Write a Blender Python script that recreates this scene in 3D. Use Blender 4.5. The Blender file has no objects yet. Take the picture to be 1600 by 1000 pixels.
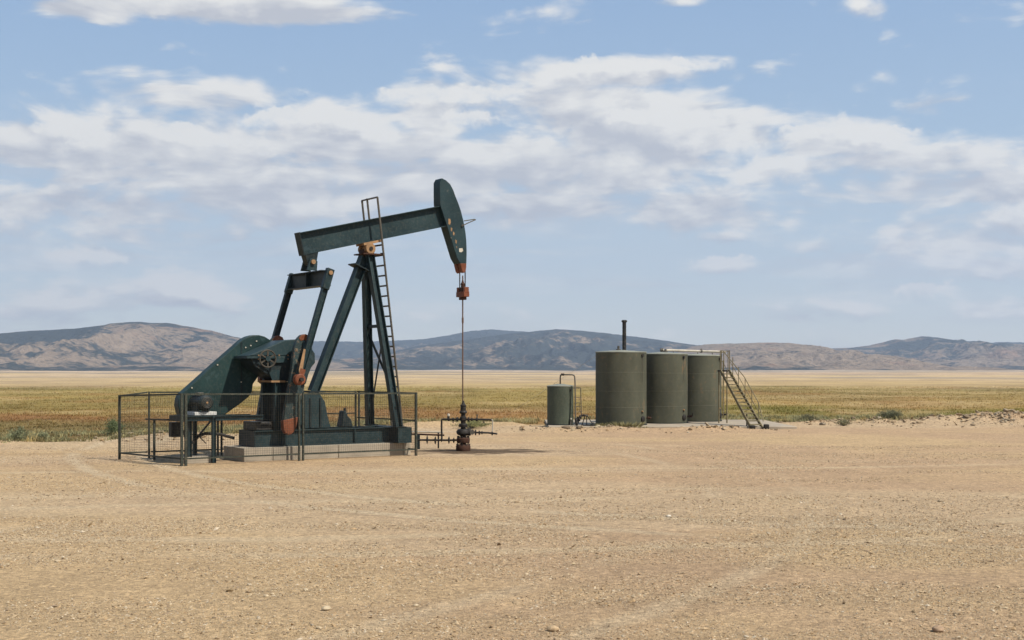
import bpy, math, random
import numpy as np
from mathutils import Vector, Matrix

random.seed(7)
rng = np.random.default_rng(11)
S = bpy.context.scene
COL = S.collection
R = math.radians

# ------------------------------------------------------------------ camera
EYE, FOC, HOR = 2.5, 2000.0, 577.0          # eye height, focal length in photo pixels, horizon row
cam_d = bpy.data.cameras.new('camera')
cam = bpy.data.objects.new('camera', cam_d)
COL.objects.link(cam)
cam.location = (0, 0, EYE)
cam.rotation_euler = (R(90), 0, 0)
cam_d.sensor_width = 36.0
cam_d.lens = 36.0 * FOC / 1600.0
cam_d.shift_y = (HOR - 500.0) / 1600.0
cam_d.clip_start = 0.2
cam_d.clip_end = 60000
S.camera = cam

# ------------------------------------------------------------------ sun
SUN_EL, SUN_AZ = R(51), R(57)               # azimuth: to the right of straight behind the camera
sdir = Vector((math.sin(SUN_AZ) * math.cos(SUN_EL), -math.cos(SUN_AZ) * math.cos(SUN_EL), math.sin(SUN_EL)))
sun_d = bpy.data.lights.new('sun', 'SUN')
sun_d.energy = 5.0
sun_d.angle = R(0.53)
sun_d.color = (1.0, 0.955, 0.88)
sun = bpy.data.objects.new('sun', sun_d)
COL.objects.link(sun)
sun.rotation_euler = sdir.to_track_quat('Z', 'Y').to_euler()
sun.location = (40, -40, 80)

S.view_settings.view_transform = 'Standard'
S.view_settings.look = 'None'
S.view_settings.exposure = 0.40
S.view_settings.gamma = 1.0
S.view_settings.use_curve_mapping = False
S.render.engine = 'CYCLES'
S.cycles.use_denoising = True
S.cycles.max_bounces = 6
S.cycles.diffuse_bounces = 3
S.cycles.volume_bounces = 0
S.cycles.use_adaptive_sampling = True
S.cycles.adaptive_threshold = 0.01

# ------------------------------------------------------------------ node helpers
class NT:
    def __init__(self, tree):
        self.t = tree
        self.n = tree.nodes
        self.l = tree.links
    def new(self, typ, **kw):
        nd = self.n.new(typ)
        for k, v in kw.items():
            setattr(nd, k, v)
        return nd
    def put(self, sock, v):
        if hasattr(v, 'is_output') or isinstance(v, bpy.types.NodeSocket):
            self.l.new(v, sock)
        elif v is not None:
            sock.default_value = v
    def math(self, op, a, b=None, c=None, clamp=False):
        nd = self.new('ShaderNodeMath', operation=op, use_clamp=clamp)
        for i, v in enumerate((a, b, c)):
            if v is not None:
                self.put(nd.inputs[i], v)
        return nd.outputs[0]
    def vmath(self, op, a, b=None, c=None):
        nd = self.new('ShaderNodeVectorMath', operation=op)
        for i, v in enumerate((a, b, c)):
            if v is not None:
                self.put(nd.inputs[i], v)
        return nd.outputs['Value'] if op in ('LENGTH', 'DOT_PRODUCT') else nd.outputs[0]
    def rangemap(self, v, a, b, c=0.0, d=1.0, smooth=True):
        nd = self.new('ShaderNodeMapRange', interpolation_type='SMOOTHSTEP' if smooth else 'LINEAR')
        self.put(nd.inputs['Value'], v)
        for k, x in (('From Min', a), ('From Max', b), ('To Min', c), ('To Max', d)):
            self.put(nd.inputs[k], x)
        return nd.outputs[0]
    def noise(self, vec, scale, detail=4.0, rough=0.55, dist=0.0):
        nd = self.new('ShaderNodeTexNoise')
        self.put(nd.inputs['Vector'], vec)
        nd.inputs['Scale'].default_value = scale
        nd.inputs['Detail'].default_value = detail
        nd.inputs['Roughness'].default_value = rough
        nd.inputs['Distortion'].default_value = dist
        return nd.outputs[0]
    def voronoi(self, vec, scale, feature='F1', rand=1.0):
        nd = self.new('ShaderNodeTexVoronoi', feature=feature)
        self.put(nd.inputs['Vector'], vec)
        nd.inputs['Scale'].default_value = scale
        nd.inputs['Randomness'].default_value = rand
        return nd
    def mix(self, f, a, b, blend='MIX'):
        nd = self.new('ShaderNodeMix', data_type='RGBA', blend_type=blend)
        self.put(nd.inputs[0], f)
        for i, v in ((6, a), (7, b)):
            if isinstance(v, (tuple, list)):
                v = (*v[:3], 1.0)
            self.put(nd.inputs[i], v)
        return nd.outputs[2]
    def bump(self, h, strength, dist, normal=None):
        nd = self.new('ShaderNodeBump')
        nd.inputs['Strength'].default_value = strength
        nd.inputs['Distance'].default_value = dist
        self.put(nd.inputs['Height'], h)
        if normal is not None:
            self.put(nd.inputs['Normal'], normal)
        return nd.outputs[0]

def new_mat(name):
    m = bpy.data.materials.new(name)
    m.use_nodes = True
    N = NT(m.node_tree)
    bsdf = N.n['Principled BSDF']
    return m, N, bsdf

# ------------------------------------------------------------------ sky
SKY_STRENGTH = 0.1
w = bpy.data.worlds.new('World')
S.world = w
w.use_nodes = True
N = NT(w.node_tree)
bg = N.n['Background']
sky = N.new('ShaderNodeTexSky', sky_type='NISHITA')
sky.sun_disc = False
sky.sun_elevation = SUN_EL
sky.sun_rotation = math.atan2(sdir.x, sdir.y)
sky.altitude = 1500
sky.air_density = 1.0
sky.dust_density = 1.2
sky.ozone_density = 1.0
tc = N.new('ShaderNodeTexCoord')
sep = N.new('ShaderNodeSeparateXYZ')
N.l.new(tc.outputs['Generated'], sep.inputs[0])
az = N.math('ARCTAN2', sep.outputs[0], sep.outputs[1])
el = N.math('ARCSINE', sep.outputs[2])
cmb = N.new('ShaderNodeCombineXYZ')
N.put(cmb.inputs[0], az)
N.put(cmb.inputs[1], el)
ae = cmb.outputs[0]
def dirpx(x, y):
    a = math.atan((x - 800) / FOC)
    return a, math.atan((HOR - y) / FOC * math.cos(a))
# cloud banks: centre and half size given as photo pixels, turned into sky angles
BANKS = [
    # x, y, rx, ry, amount
    (60, 225, 190, 70, .55), (190, 245, 200, 75, .60), (120, 320, 260, 45, .55), (350, 240, 200, 75, .62),
    (500, 220, 150, 60, .72), (420, 290, 230, 60, .62), (600, 260, 200, 70, .60), (720, 180, 130, 60, .62),
    (760, 250, 200, 70, .66), (900, 170, 190, 55, .62), (1030, 205, 190, 75, .78), (900, 270, 220, 60, .62),
    (980, 115, 210, 26, .66), (860, 320, 230, 36, .55), (1060, 320, 170, 34, .52), (1330, 215, 140, 34, .58),
    (1210, 270, 80, 32, .52), (1400, 255, 220, 40, .40), (1450, 300, 300, 36, .56), (1330, 325, 260, 32, .44),
    (1500, 365, 200, 50, .46), (1300, 385, 60, 18, .38), (340, 10, 330, 24, .66), (140, 8, 90, 22, .56), (1080, 2, 60, 10, .40),
    (1350, 12, 40, 20, .40), (1460, 165, 75, 20, .42), (320, 155, 170, 34, .44), (100, 170, 120, 36, .36), (30, 360, 60, 28, .44),
    (250, 365, 190, 36, .38), (140, 400, 90, 22, .48), (290, 455, 110, 40, .46), (110, 455, 180, 34, .34), (130, 490, 260, 26, .34),
    (700, 492, 150, 20, .30), (1140, 416, 55, 14, .40), (1445, 457, 75, 18, .42), (1300, 490, 240, 20, .32), (1560, 480, 160, 22, .32),
    (870, 362, 30, 10, .26), (1130, 372, 40, 12, .28), (1560, 415, 120, 26, .34), (640, 340, 160, 26, .34), (1290, 525, 120, 18, .28),
    (900, 515, 300, 14, .16),
]
cov = num = den = None
for (x, y, rx, ry, am) in BANKS:
    a, e = dirpx(x, y)
    ra, re = rx / FOC, ry / FOC
    v = N.vmath('MULTIPLY_ADD', ae, (1 / ra, 1 / re, 0), (-a / ra, -e / re, 0))
    g = N.rangemap(N.vmath('LENGTH', v), 0.15, 1.6, am * 1.06, 0.0)
    cov = g if cov is None else N.math('MAXIMUM', cov, g)
    vy = N.vmath('DOT_PRODUCT', v, (0, 1, 0))
    num = N.math('MULTIPLY', g, vy) if num is None else N.math('MULTIPLY_ADD', g, vy, num)
    den = g if den is None else N.math('ADD', den, g)
# beyond the picture the same broken cloud goes on
far_noise = N.noise(tc.outputs['Generated'], 2.6, 3.0, .5)
outside = N.math('MULTIPLY', N.rangemap(far_noise, .45, .7, 0, .62),
                 N.math('MAXIMUM', N.rangemap(N.math('ABSOLUTE', az), .42, .56), N.rangemap(el, .30, .42)))
outside = N.math('MULTIPLY', outside, N.rangemap(el, 0.0, .08))
cov = N.math('MAXIMUM', cov, outside)
warp = N.vmath('MULTIPLY', ae, (9.5, 29.0, 1.0))
sh = N.vmath('ADD', warp, (0.06, 0.34, 0.0))
def cloud_noise(vec):
    big = N.noise(vec, 1.0, 10.0, .60, .35)
    return big
n1 = cloud_noise(warp)
n2 = cloud_noise(sh)
billow = N.voronoi(N.vmath('ADD', N.vmath('MULTIPLY', ae, (60.0, 85.0, 1.0)), N.vmath('MULTIPLY', (1.2, 1.2, 0), n1)), 1.0, 'SMOOTH_F1')
bl = N.math('SUBTRACT', .55, billow.outputs['Distance'])
dens = N.math('ADD', cov, N.math('MULTIPLY_ADD', N.math('SUBTRACT', n1, .5), 1.9, N.math('MULTIPLY', bl, .30)))
alpha = N.rangemap(dens, .18, .58, 0.0, .97)
# thin streaky cloud low over the plain, fading out upwards
streak = N.noise(N.vmath('MULTIPLY', ae, (5.0, 42.0, 1.0)), 1.0, 6.0, .6, .5)
thin = N.math('MULTIPLY', N.rangemap(streak, .44, .70, 0, .60), N.math('MULTIPLY', N.rangemap(el, -.01, .02), N.rangemap(el, .22, .10)))
alpha = N.math('MAXIMUM', alpha, thin)
toplit = N.math('DIVIDE', num, N.math('ADD', den, .08))
n4 = N.noise(N.vmath('MULTIPLY', ae, (26.0, 90.0, 1.0)), 1.0, 6.0, .6, .3)
lit = N.math('ADD', N.math('MULTIPLY', N.math('SUBTRACT', n1, n2), 4.2), N.math('MULTIPLY', bl, 1.0))
lit = N.math('ADD', lit, N.math('MULTIPLY_ADD', toplit, .75, N.math('MULTIPLY', N.math('SUBTRACT', n4, .5), .55)))
thick = N.rangemap(dens, .45, .95, 0.0, .32)
litv = N.math('SUBTRACT', N.math('ADD', lit, .44), thick, clamp=True)
# bright heaped tops standing out of the banks
PUFFS = [(405, 192, 26, 15), (432, 186, 22, 12), (462, 190, 30, 16), (488, 186, 24, 14), (518, 194, 26, 14), (556, 196, 30, 14), (588, 206, 26, 12),
         (98, 202, 34, 14), (135, 212, 30, 12), (282, 210, 40, 12), (322, 220, 34, 12), (640, 152, 46, 13), (690, 150, 40, 12), (735, 188, 36, 15), (770, 150, 40, 13),
         (1010, 192, 50, 18), (1060, 200, 60, 22), (1120, 222, 50, 22), (1160, 238, 30, 16), (1205, 270, 44, 20), (1255, 208, 40, 14), (1320, 206, 50, 16), (1380, 214, 50, 13),
         (125, 402, 48, 12), (168, 408, 28, 8), (268, 442, 34, 12), (300, 452, 36, 14), (1130, 412, 36, 9), (1440, 455, 46, 11), (930, 108, 90, 13), (1040, 106, 80, 11)]
wn = N.new('ShaderNodeTexNoise')
N.put(wn.inputs['Vector'], ae)
wn.inputs['Scale'].default_value = 75.0
wn.inputs['Detail'].default_value = 5.0
wn.inputs['Roughness'].default_value = .6
aew = N.vmath('ADD', ae, N.vmath('MULTIPLY', N.vmath('SUBTRACT', wn.outputs['Color'], (.5, .5, .5)), (.036, .022, 0)))
pm_ = pl_l = None
for (x, y, rx, ry) in PUFFS:
    a, e = dirpx(x, y)
    ra, re = 1.35 * rx / FOC, 1.45 * ry / FOC
    v = N.vmath('MULTIPLY_ADD', aew, (1 / ra, 1 / re, 0), (-a / ra, -e / re, 0))
    vy = N.vmath('DOT_PRODUCT', v, (0, 1, 0))
    # firm above, melting into the bank below
    g = N.math('MULTIPLY', N.rangemap(N.vmath('LENGTH', v), .60, 1.10, 1, 0), N.rangemap(vy, -1.1, .35, 0, 1))
    pm_ = g if pm_ is None else N.math('MAXIMUM', pm_, g)
litv = N.math('ADD', litv, N.math('MULTIPLY', thin, .6), clamp=True)
alpha = N.math('MAXIMUM', alpha, N.math('MULTIPLY', pm_, .92))
litv = N.math('ADD', litv, N.math('MULTIPLY', pm_, .70), clamp=True)
CLOUD_D, CLOUD_L = (4.2, 4.32, 4.68), (6.9, 6.75, 6.4)
ccol = N.mix(litv, CLOUD_D, CLOUD_L)
ramp = N.new('ShaderNodeValToRGB')
N.put(ramp.inputs[0], N.rangemap(el, 0.0, 1.5708, 0, 1, False))
er = ramp.color_ramp
UN = 1 / (SKY_STRENGTH * 2 ** .40 * 8)       # ramp colours are kept under 1, scaled up by 8 below
stops = [(0.0, (.82, .81, .77)), (.045, (.67, .73, .745)), (.11, (.43, .58, .735)), (.18, (.325, .49, .725)), (.45, (.17, .34, .62)), (1.0, (.11, .25, .52))]
er.elements[0].position, er.elements[1].position = 0.0, 1.0
for p_, c_ in stops[1:-1]:
    er.elements.new(p_)
for e_, (p_, c_) in zip(er.elements, stops):
    e_.position = p_
    e_.color = (*[x * UN for x in c_], 1)
veil = N.vmath('SCALE', ramp.outputs[0])
veil.node.inputs['Scale'].default_value = 8.0
skyc = N.mix(.72, sky.outputs[0], veil)      # thin high veil over the clear-air sky
mixc = N.mix(alpha, skyc, ccol)
N.l.new(mixc, bg.inputs['Color'])
bg.inputs['Strength'].default_value = SKY_STRENGTH

# ------------------------------------------------------------------ numpy noise
def _hash(ix, iy, seed):
    h = (ix.astype(np.int64) * 374761393 + iy.astype(np.int64) * 668265263 + seed * 1442695041) & 0x7fffffff
    h = ((h ^ (h >> 13)) * 1274126177) & 0x7fffffff
    h = (h ^ (h >> 16)) & 0xffff
    return h / 65535.0
def vnoise(x, y, seed=0):
    ix, iy = np.floor(x), np.floor(y)
    fx, fy = x - ix, y - iy
    fx, fy = fx * fx * (3 - 2 * fx), fy * fy * (3 - 2 * fy)
    a, b = _hash(ix, iy, seed), _hash(ix + 1, iy, seed)
    c, d = _hash(ix, iy + 1, seed), _hash(ix + 1, iy + 1, seed)
    return (a * (1 - fx) + b * fx) * (1 - fy) + (c * (1 - fx) + d * fx) * fy
def fbm(x, y, oct=4, seed=0, gain=.5):
    s, a, t = 0, 1.0, 0
    for o in range(oct):
        s = s + a * vnoise(x * 2 ** o + 17.3 * o, y * 2 ** o - 9.1 * o, seed + o)
        t += a
        a *= gain
    return s / t
def sst(a, b, x):
    t = np.clip((x - a) / (b - a), 0, 1)
    return t * t * (3 - 2 * t)
def lin(rgb):
    c = np.array(rgb, float) / 255.0
    return np.where(c <= .04045, c / 12.92, ((c + .055) / 1.055) ** 2.4)

# ------------------------------------------------------------------ mesh helpers
class MB:
    """collects shapes in plain lists and links them as ONE mesh object"""
    def __init__(self):
        self.v, self.f = [], []
    def add(self, vs, fs):
        o = len(self.v)
        self.v += [tuple(p) for p in vs]
        self.f += [tuple(i + o for i in f) for f in fs]
        return self
    def box(self, c, s, ax=None):
        c = Vector(c)
        X, Y, Z = ax if ax else (Vector((1, 0, 0)), Vector((0, 1, 0)), Vector((0, 0, 1)))
        vs = [c + X * (i * s[0] / 2) + Y * (j * s[1] / 2) + Z * (k * s[2] / 2) for i in (-1, 1) for j in (-1, 1) for k in (-1, 1)]
        return self.add(vs, [(0, 1, 3, 2), (4, 6, 7, 5), (0, 4, 5, 1), (2, 3, 7, 6), (0, 2, 6, 4), (1, 5, 7, 3)])
    def frame(self, p0, p1, side):
        d = (Vector(p1) - Vector(p0)).normalized()
        s = Vector(side)
        s = (s - d * s.dot(d)).normalized()
        return d, s, d.cross(s).normalized()
    def bar(self, p0, p1, ws, wt, side=(0, 1, 0)):
        """box from p0 to p1, ws wide along side, wt along the third axis"""
        d, s, t = self.frame(p0, p1, side)
        L = (Vector(p1) - Vector(p0)).length
        return self.box((Vector(p0) + Vector(p1)) / 2, (L, ws, wt), (d, s, t))
    def ibeam(self, p0, p1, width, depth, tf=.02, tw=.015, side=(0, 1, 0)):
        """flanges are `width` along side, `depth` apart along the third axis"""
        d, s, t = self.frame(p0, p1, side)
        L = (Vector(p1) - Vector(p0)).length
        c = (Vector(p0) + Vector(p1)) / 2
        for k in (-1, 1):
            self.box(c + t * (k * (depth - tf) / 2), (L, width, tf), (d, s, t))
        return self.box(c, (L - .002, tw, depth - 2 * tf), (d, s, t))
    def tube(self, p0, p1, r, n=10, r1=None, caps=True):
        p0, p1 = Vector(p0), Vector(p1)
        r1 = r if r1 is None else r1
        d = (p1 - p0).normalized()
        a = d.orthogonal().normalized()
        b = d.cross(a)
        vs = []
        for p, rr in ((p0, r), (p1, r1)):
            for i in range(n):
                t = 2 * math.pi * i / n
                vs.append(p + (a * math.cos(t) + b * math.sin(t)) * rr)
        fs = [(i, (i + 1) % n, n + (i + 1) % n, n + i) for i in range(n)]
        if caps:
            fs += [tuple(range(n))[::-1], tuple(range(n, 2 * n))]
        return self.add(vs, fs)
    def path(self, pts, r, n=8):
        """tube along a polyline with joined rings"""
        pts = [Vector(p) for p in pts]
        vs, fs = [], []
        prev = None
        for i, p in enumerate(pts):
            d = (pts[min(i + 1, len(pts) - 1)] - pts[max(i - 1, 0)]).normalized()
            a = d.orthogonal().normalized() if prev is None else (prev - d * prev.dot(d)).normalized()
            prev = a
            b = d.cross(a)
            for k in range(n):
                t = 2 * math.pi * k / n
                vs.append(p + (a * math.cos(t) + b * math.sin(t)) * r)
        for i in range(len(pts) - 1):
            for k in range(n):
                fs.append((i * n + k, i * n + (k + 1) % n, (i + 1) * n + (k + 1) % n, (i + 1) * n + k))
        m = len(pts) - 1
        fs += [tuple(range(n))[::-1], tuple(m * n + k for k in range(n))]
        return self.add(vs, fs)
    def lathe(self, prof, c=(0, 0, 0), axis=(0, 0, 1), n=20):
        """prof: list of (radius, distance along axis)"""
        c, d = Vector(c), Vector(axis).normalized()
        a = d.orthogonal().normalized()
        b = d.cross(a)
        vs, fs = [], []
        for (r, h) in prof:
            for k in range(n):
                t = 2 * math.pi * k / n
                vs.append(c + d * h + (a * math.cos(t) + b * math.sin(t)) * max(r, 1e-4))
        for i in range(len(prof) - 1):
            for k in range(n):
                fs.append((i * n + k, i * n + (k + 1) % n, (i + 1) * n + (k + 1) % n, (i + 1) * n + k))
        m = len(prof) - 1
        fs += [tuple(range(n))[::-1], tuple(m * n + k for k in range(n))]
        return self.add(vs, fs)
    def prism(self, pts, y0, y1):
        """pts: (x, z) outline, extruded from y0 to y1"""
        n = len(pts)
        vs = [(p[0], y0, p[1]) for p in pts] + [(p[0], y1, p[1]) for p in pts]
        fs = [tuple(range(n)), tuple(range(n, 2 * n))[::-1]]
        fs += [(i, n + i, n + (i + 1) % n, (i + 1) % n) for i in range(n)]
        return self.add(vs, fs)
    def build(self, name, mat, parent=None, smooth=35, bevel=0.0):
        me = bpy.data.meshes.new(name)
        me.from_pydata(self.v, [], self.f)
        me.validate()
        import bmesh
        bm = bmesh.new()
        bm.from_mesh(me)
        bmesh.ops.recalc_face_normals(bm, faces=bm.faces)
        bm.to_mesh(me)
        bm.free()
        if smooth:
            me.polygons.foreach_set('use_smooth', [True] * len(me.polygons))
            me.set_sharp_from_angle(angle=R(smooth))
        me.materials.append(mat)
        o = bpy.data.objects.new(name, me)
        COL.objects.link(o)
        if parent:
            o.parent = parent
        if bevel:
            b = o.modifiers.new('bevel', 'BEVEL')
            b.width = bevel
            b.segments = 2
            b.limit_method = 'ANGLE'
        return o

def np_mesh(name, verts, tris, mat, attrs=(), smooth=True, loop_total=3):
    me = bpy.data.meshes.new(name)
    nv, nt = len(verts), len(tris)
    me.vertices.add(nv)
    me.vertices.foreach_set('co', np.asarray(verts, np.float32).ravel())
    me.loops.add(nt * loop_total)
    me.loops.foreach_set('vertex_index', np.asarray(tris, np.int32).ravel())
    me.polygons.add(nt)
    me.polygons.foreach_set('loop_start', np.arange(0, nt * loop_total, loop_total, dtype=np.int32))
    me.polygons.foreach_set('loop_total', np.full(nt, loop_total, np.int32))
    me.polygons.foreach_set('use_smooth', np.full(nt, smooth, bool))
    for an, kind, data in attrs:
        at = me.attributes.new(an, kind, 'POINT')
        if kind == 'FLOAT':
            at.data.foreach_set('value', np.asarray(data, np.float32).ravel())
        else:
            c = np.ones((nv, 4), np.float32)
            c[:, :3] = data
            at.data.foreach_set('color', c.ravel())
    me.update()
    me.validate()
    me.materials.append(mat)
    o = bpy.data.objects.new(name, me)
    COL.objects.link(o)
    return o

def tag(o, label=None, cat=None, group=None, kind=None):
    for k, v in (('label', label), ('category', cat), ('group', group), ('kind', kind)):
        if v:
            o[k] = v
    return o
def empty(name, loc, rz, label, cat, group=None):
    o = bpy.data.objects.new(name, None)
    COL.objects.link(o)
    o.location = loc
    o.rotation_euler = (0, 0, rz)
    o.empty_display_size = .3
    return tag(o, label, cat, group)
def ground_pt(x, y, z=0.0):
    Y = FOC * (EYE - z) / (y - HOR)
    return Vector(((x - 800) / FOC * Y, Y, z))
def at_depth(x, y, Y):
    return Vector(((x - 800) / FOC * Y, Y, EYE - (y - HOR) / FOC * Y))

# ------------------------------------------------------------------ materials
def paint(name, base, rust=.25, rust_col=(.16, .075, .035), rough=.5, dust=(.30, .24, .16), dust_amt=.25, streak=False, scale=1.0, worn=None, worn_amt=0.0, spec=.2):
    """weathered paint: mottled colour, rust / bare patches by noise, dust settled in the pores"""
    m, N, b = new_mat(name)
    g = N.vmath('ADD', N.new('ShaderNodeTexCoord').outputs['Object'], N.vmath('MULTIPLY', N.new('ShaderNodeObjectInfo').outputs['Location'], (3.7, 5.1, .0)))
    if streak:
        gs = N.vmath('MULTIPLY', g, (1.6, 1.6, .55))
    else:
        gs = g
    big = N.noise(gs, 1.3 * scale, 5, .6, .2)
    fine = N.noise(g, 14 * scale, 5, .65)
    col = N.mix(N.rangemap(big, .3, .75), tuple(c * .78 for c in base), tuple(min(1, c * 1.25) for c in base))
    col = N.mix(N.math('MULTIPLY', N.rangemap(fine, .45, .75), dust_amt), col, dust)
    patch = N.math('ADD', N.math('MULTIPLY', N.noise(gs, 2.6 * scale, 8, .68, .4), .75), N.math('MULTIPLY', fine, .25))
    rm = N.math('MULTIPLY', N.rangemap(patch, .68 - .2 * rust, .76 - .2 * rust), min(1, rust * 2.2))
    col = N.mix(rm, col, rust_col)
    if worn:
        wp = N.noise(N.vmath('ADD', gs, (7.1, 3.3, 1.9)), 3.4 * scale, 8, .7, .6)
        wm = N.rangemap(wp, .70 - .22 * worn_amt, .73 - .22 * worn_amt)
        col = N.mix(wm, col, worn)
    N.l.new(col, b.inputs['Base Color'])
    N.put(b.inputs['Roughness'], N.rangemap(big, .3, .7, rough - .08, rough + .12))
    b.inputs['Specular IOR Level'].default_value = spec
    N.l.new(N.bump(N.math('ADD', fine, N.math('MULTIPLY', rm, .6)), .25, .006), b.inputs['Normal'])
    return m

GREEN = paint('green_paint', (.0130, .028, .030), rust=.24, rust_col=(.055, .034, .022), dust_amt=.10, worn=(.024, .040, .042), worn_amt=.6)
GREEN_WORN = paint('green_paint_worn', (.020, .036, .036), rust=.55, rust_col=(.22, .10, .045), dust_amt=.2, scale=2.0, worn=(.15, .115, .075), worn_amt=.62)
GREEN_HEAD = paint('green_paint_chipped', (.0135, .030, .033), rust=.2, dust_amt=.06, scale=1.4, worn=(.42, .34, .24), worn_amt=.18)
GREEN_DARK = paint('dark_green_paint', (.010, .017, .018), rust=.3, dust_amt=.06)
GUARD = paint('guard_green_paint', (.0105, .028, .026), rust=.14, dust_amt=.06, worn=(.024, .046, .044), worn_amt=.5)
ORANGE = paint('orange_paint', (.145, .043, .018), rust=.6, rust_col=(.10, .045, .028), dust_amt=.2, scale=2.5)
RUST = paint('rusty_iron', (.052, .023, .013), rust=.6, dust_amt=.08, rust_col=(.034, .018, .012), rough=.8, scale=3.0)
RUST_TAN = paint('tan_rusty_casting', (.25, .145, .07), rust=.5, rust_col=(.16, .07, .03), rough=.8, scale=3.0)
IRON = paint('dark_oily_iron', (.019, .016, .013), rust=.45, dust_amt=.08, rust_col=(.050, .026, .016), rough=.55, scale=3.0)
STEEL = paint('grey_steel', (.075, .066, .052), rust=.4, rust_col=(.14, .07, .035), rough=.5, scale=2.0)
PALE = paint('pale_galvanised', (.40, .355, .28), rust=.25, rust_col=(.25, .15, .08), rough=.6, scale=2.0)
ROD = paint('brown_steel_rod', (.115, .065, .042), rust=.3, rough=.45, scale=3.0)
FENCE = paint('fence_paint', (.028, .032, .023), rust=.45, rust_col=(.11, .065, .035), rough=.6, scale=2.0)
WIRE = paint('mesh_wire', (.040, .036, .026), rust=.4, rough=.6)
BLACK = paint('black_iron', (.016, .016, .016), rust=.2, rough=.5)
WHITE = paint('white_paint', (.46, .44, .40), rust=.35, rust_col=(.25, .17, .10), rough=.6, scale=5.0)
TANK = paint('olive_tank_paint', (.068, .068, .046), rust=.62, rust_col=(.125, .09, .053), dust_amt=.16, dust=(.17, .13, .075), rough=.6, streak=True, scale=.5, spec=.12)
TANK_S = paint('small_tank_paint', (.060, .069, .048), rust=.14, rust_col=(.17, .12, .07), dust_amt=.2, dust=(.20, .17, .11), rough=.6, streak=True, spec=.12)
ROOF = paint('tank_roof_paint', (.20, .205, .165), rust=.25, rust_col=(.22, .16, .09), rough=.6)
STAIR = paint('olive_stair_paint', (.155, .125, .066), rust=.4, rust_col=(.13, .07, .032), rough=.6, scale=2.0)

def concrete(name, base):
    m, N, b = new_mat(name)
    g = N.new('ShaderNodeTexCoord').outputs['Object']
    big = N.noise(g, 1.1, 6, .62, .3)
    fine = N.noise(g, 30, 4, .6)
    col = N.mix(N.rangemap(big, .3, .7), tuple(c * .8 for c in base), tuple(c * 1.12 for c in base))
    st = N.noise(N.vmath('MULTIPLY', g, (2.2, 2.2, .3)), 1.0, 5, .6)
    col = N.mix(N.rangemap(st, .62, .74, 0, .6), col, (.30, .17, .085))
    col = N.mix(N.rangemap(fine, .5, .8, 0, .4), col, tuple(c * .6 for c in base))
    N.l.new(col, b.inputs['Base Color'])
    b.inputs['Roughness'].default_value = .9
    N.l.new(N.bump(N.math('ADD', fine, big), .4, .01), b.inputs['Normal'])
    return m
WHEEL = paint('handwheel_iron', (.042, .036, .027), rust=.5, rust_col=(.10, .06, .035), rough=.6, scale=3.0)
SEAM = paint('seam_paint', (.115, .108, .072), rust=.3, rough=.6)
CONC = concrete('weathered_concrete', (.30, .25, .18))
PADC = concrete('dusty_pad_concrete', (.31, .25, .175))

# ------------------------------------------------------------------ ground
def pad_edge(X):
    return np.interp(X, [-400, -60, -30, -18.5, -14, -10.5, -5, 0, 10, 16, 30, 80, 400], [20, 34, 39.5, 42.6, 45.6, 51.0, 55, 56.5, 60.5, 59.5, 59, 60, 80])
def pad_mask(X, Y):
    """1 on the gravel pad, 0 on the grassland"""
    n = (fbm(X / 3.1, Y / 3.1, 4, 3) - .5) * 4.0 + (fbm(X / .7, Y / .7, 3, 9) - .5) * 1.4
    return sst(-.7, .7, pad_edge(X) - Y + n)

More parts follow.
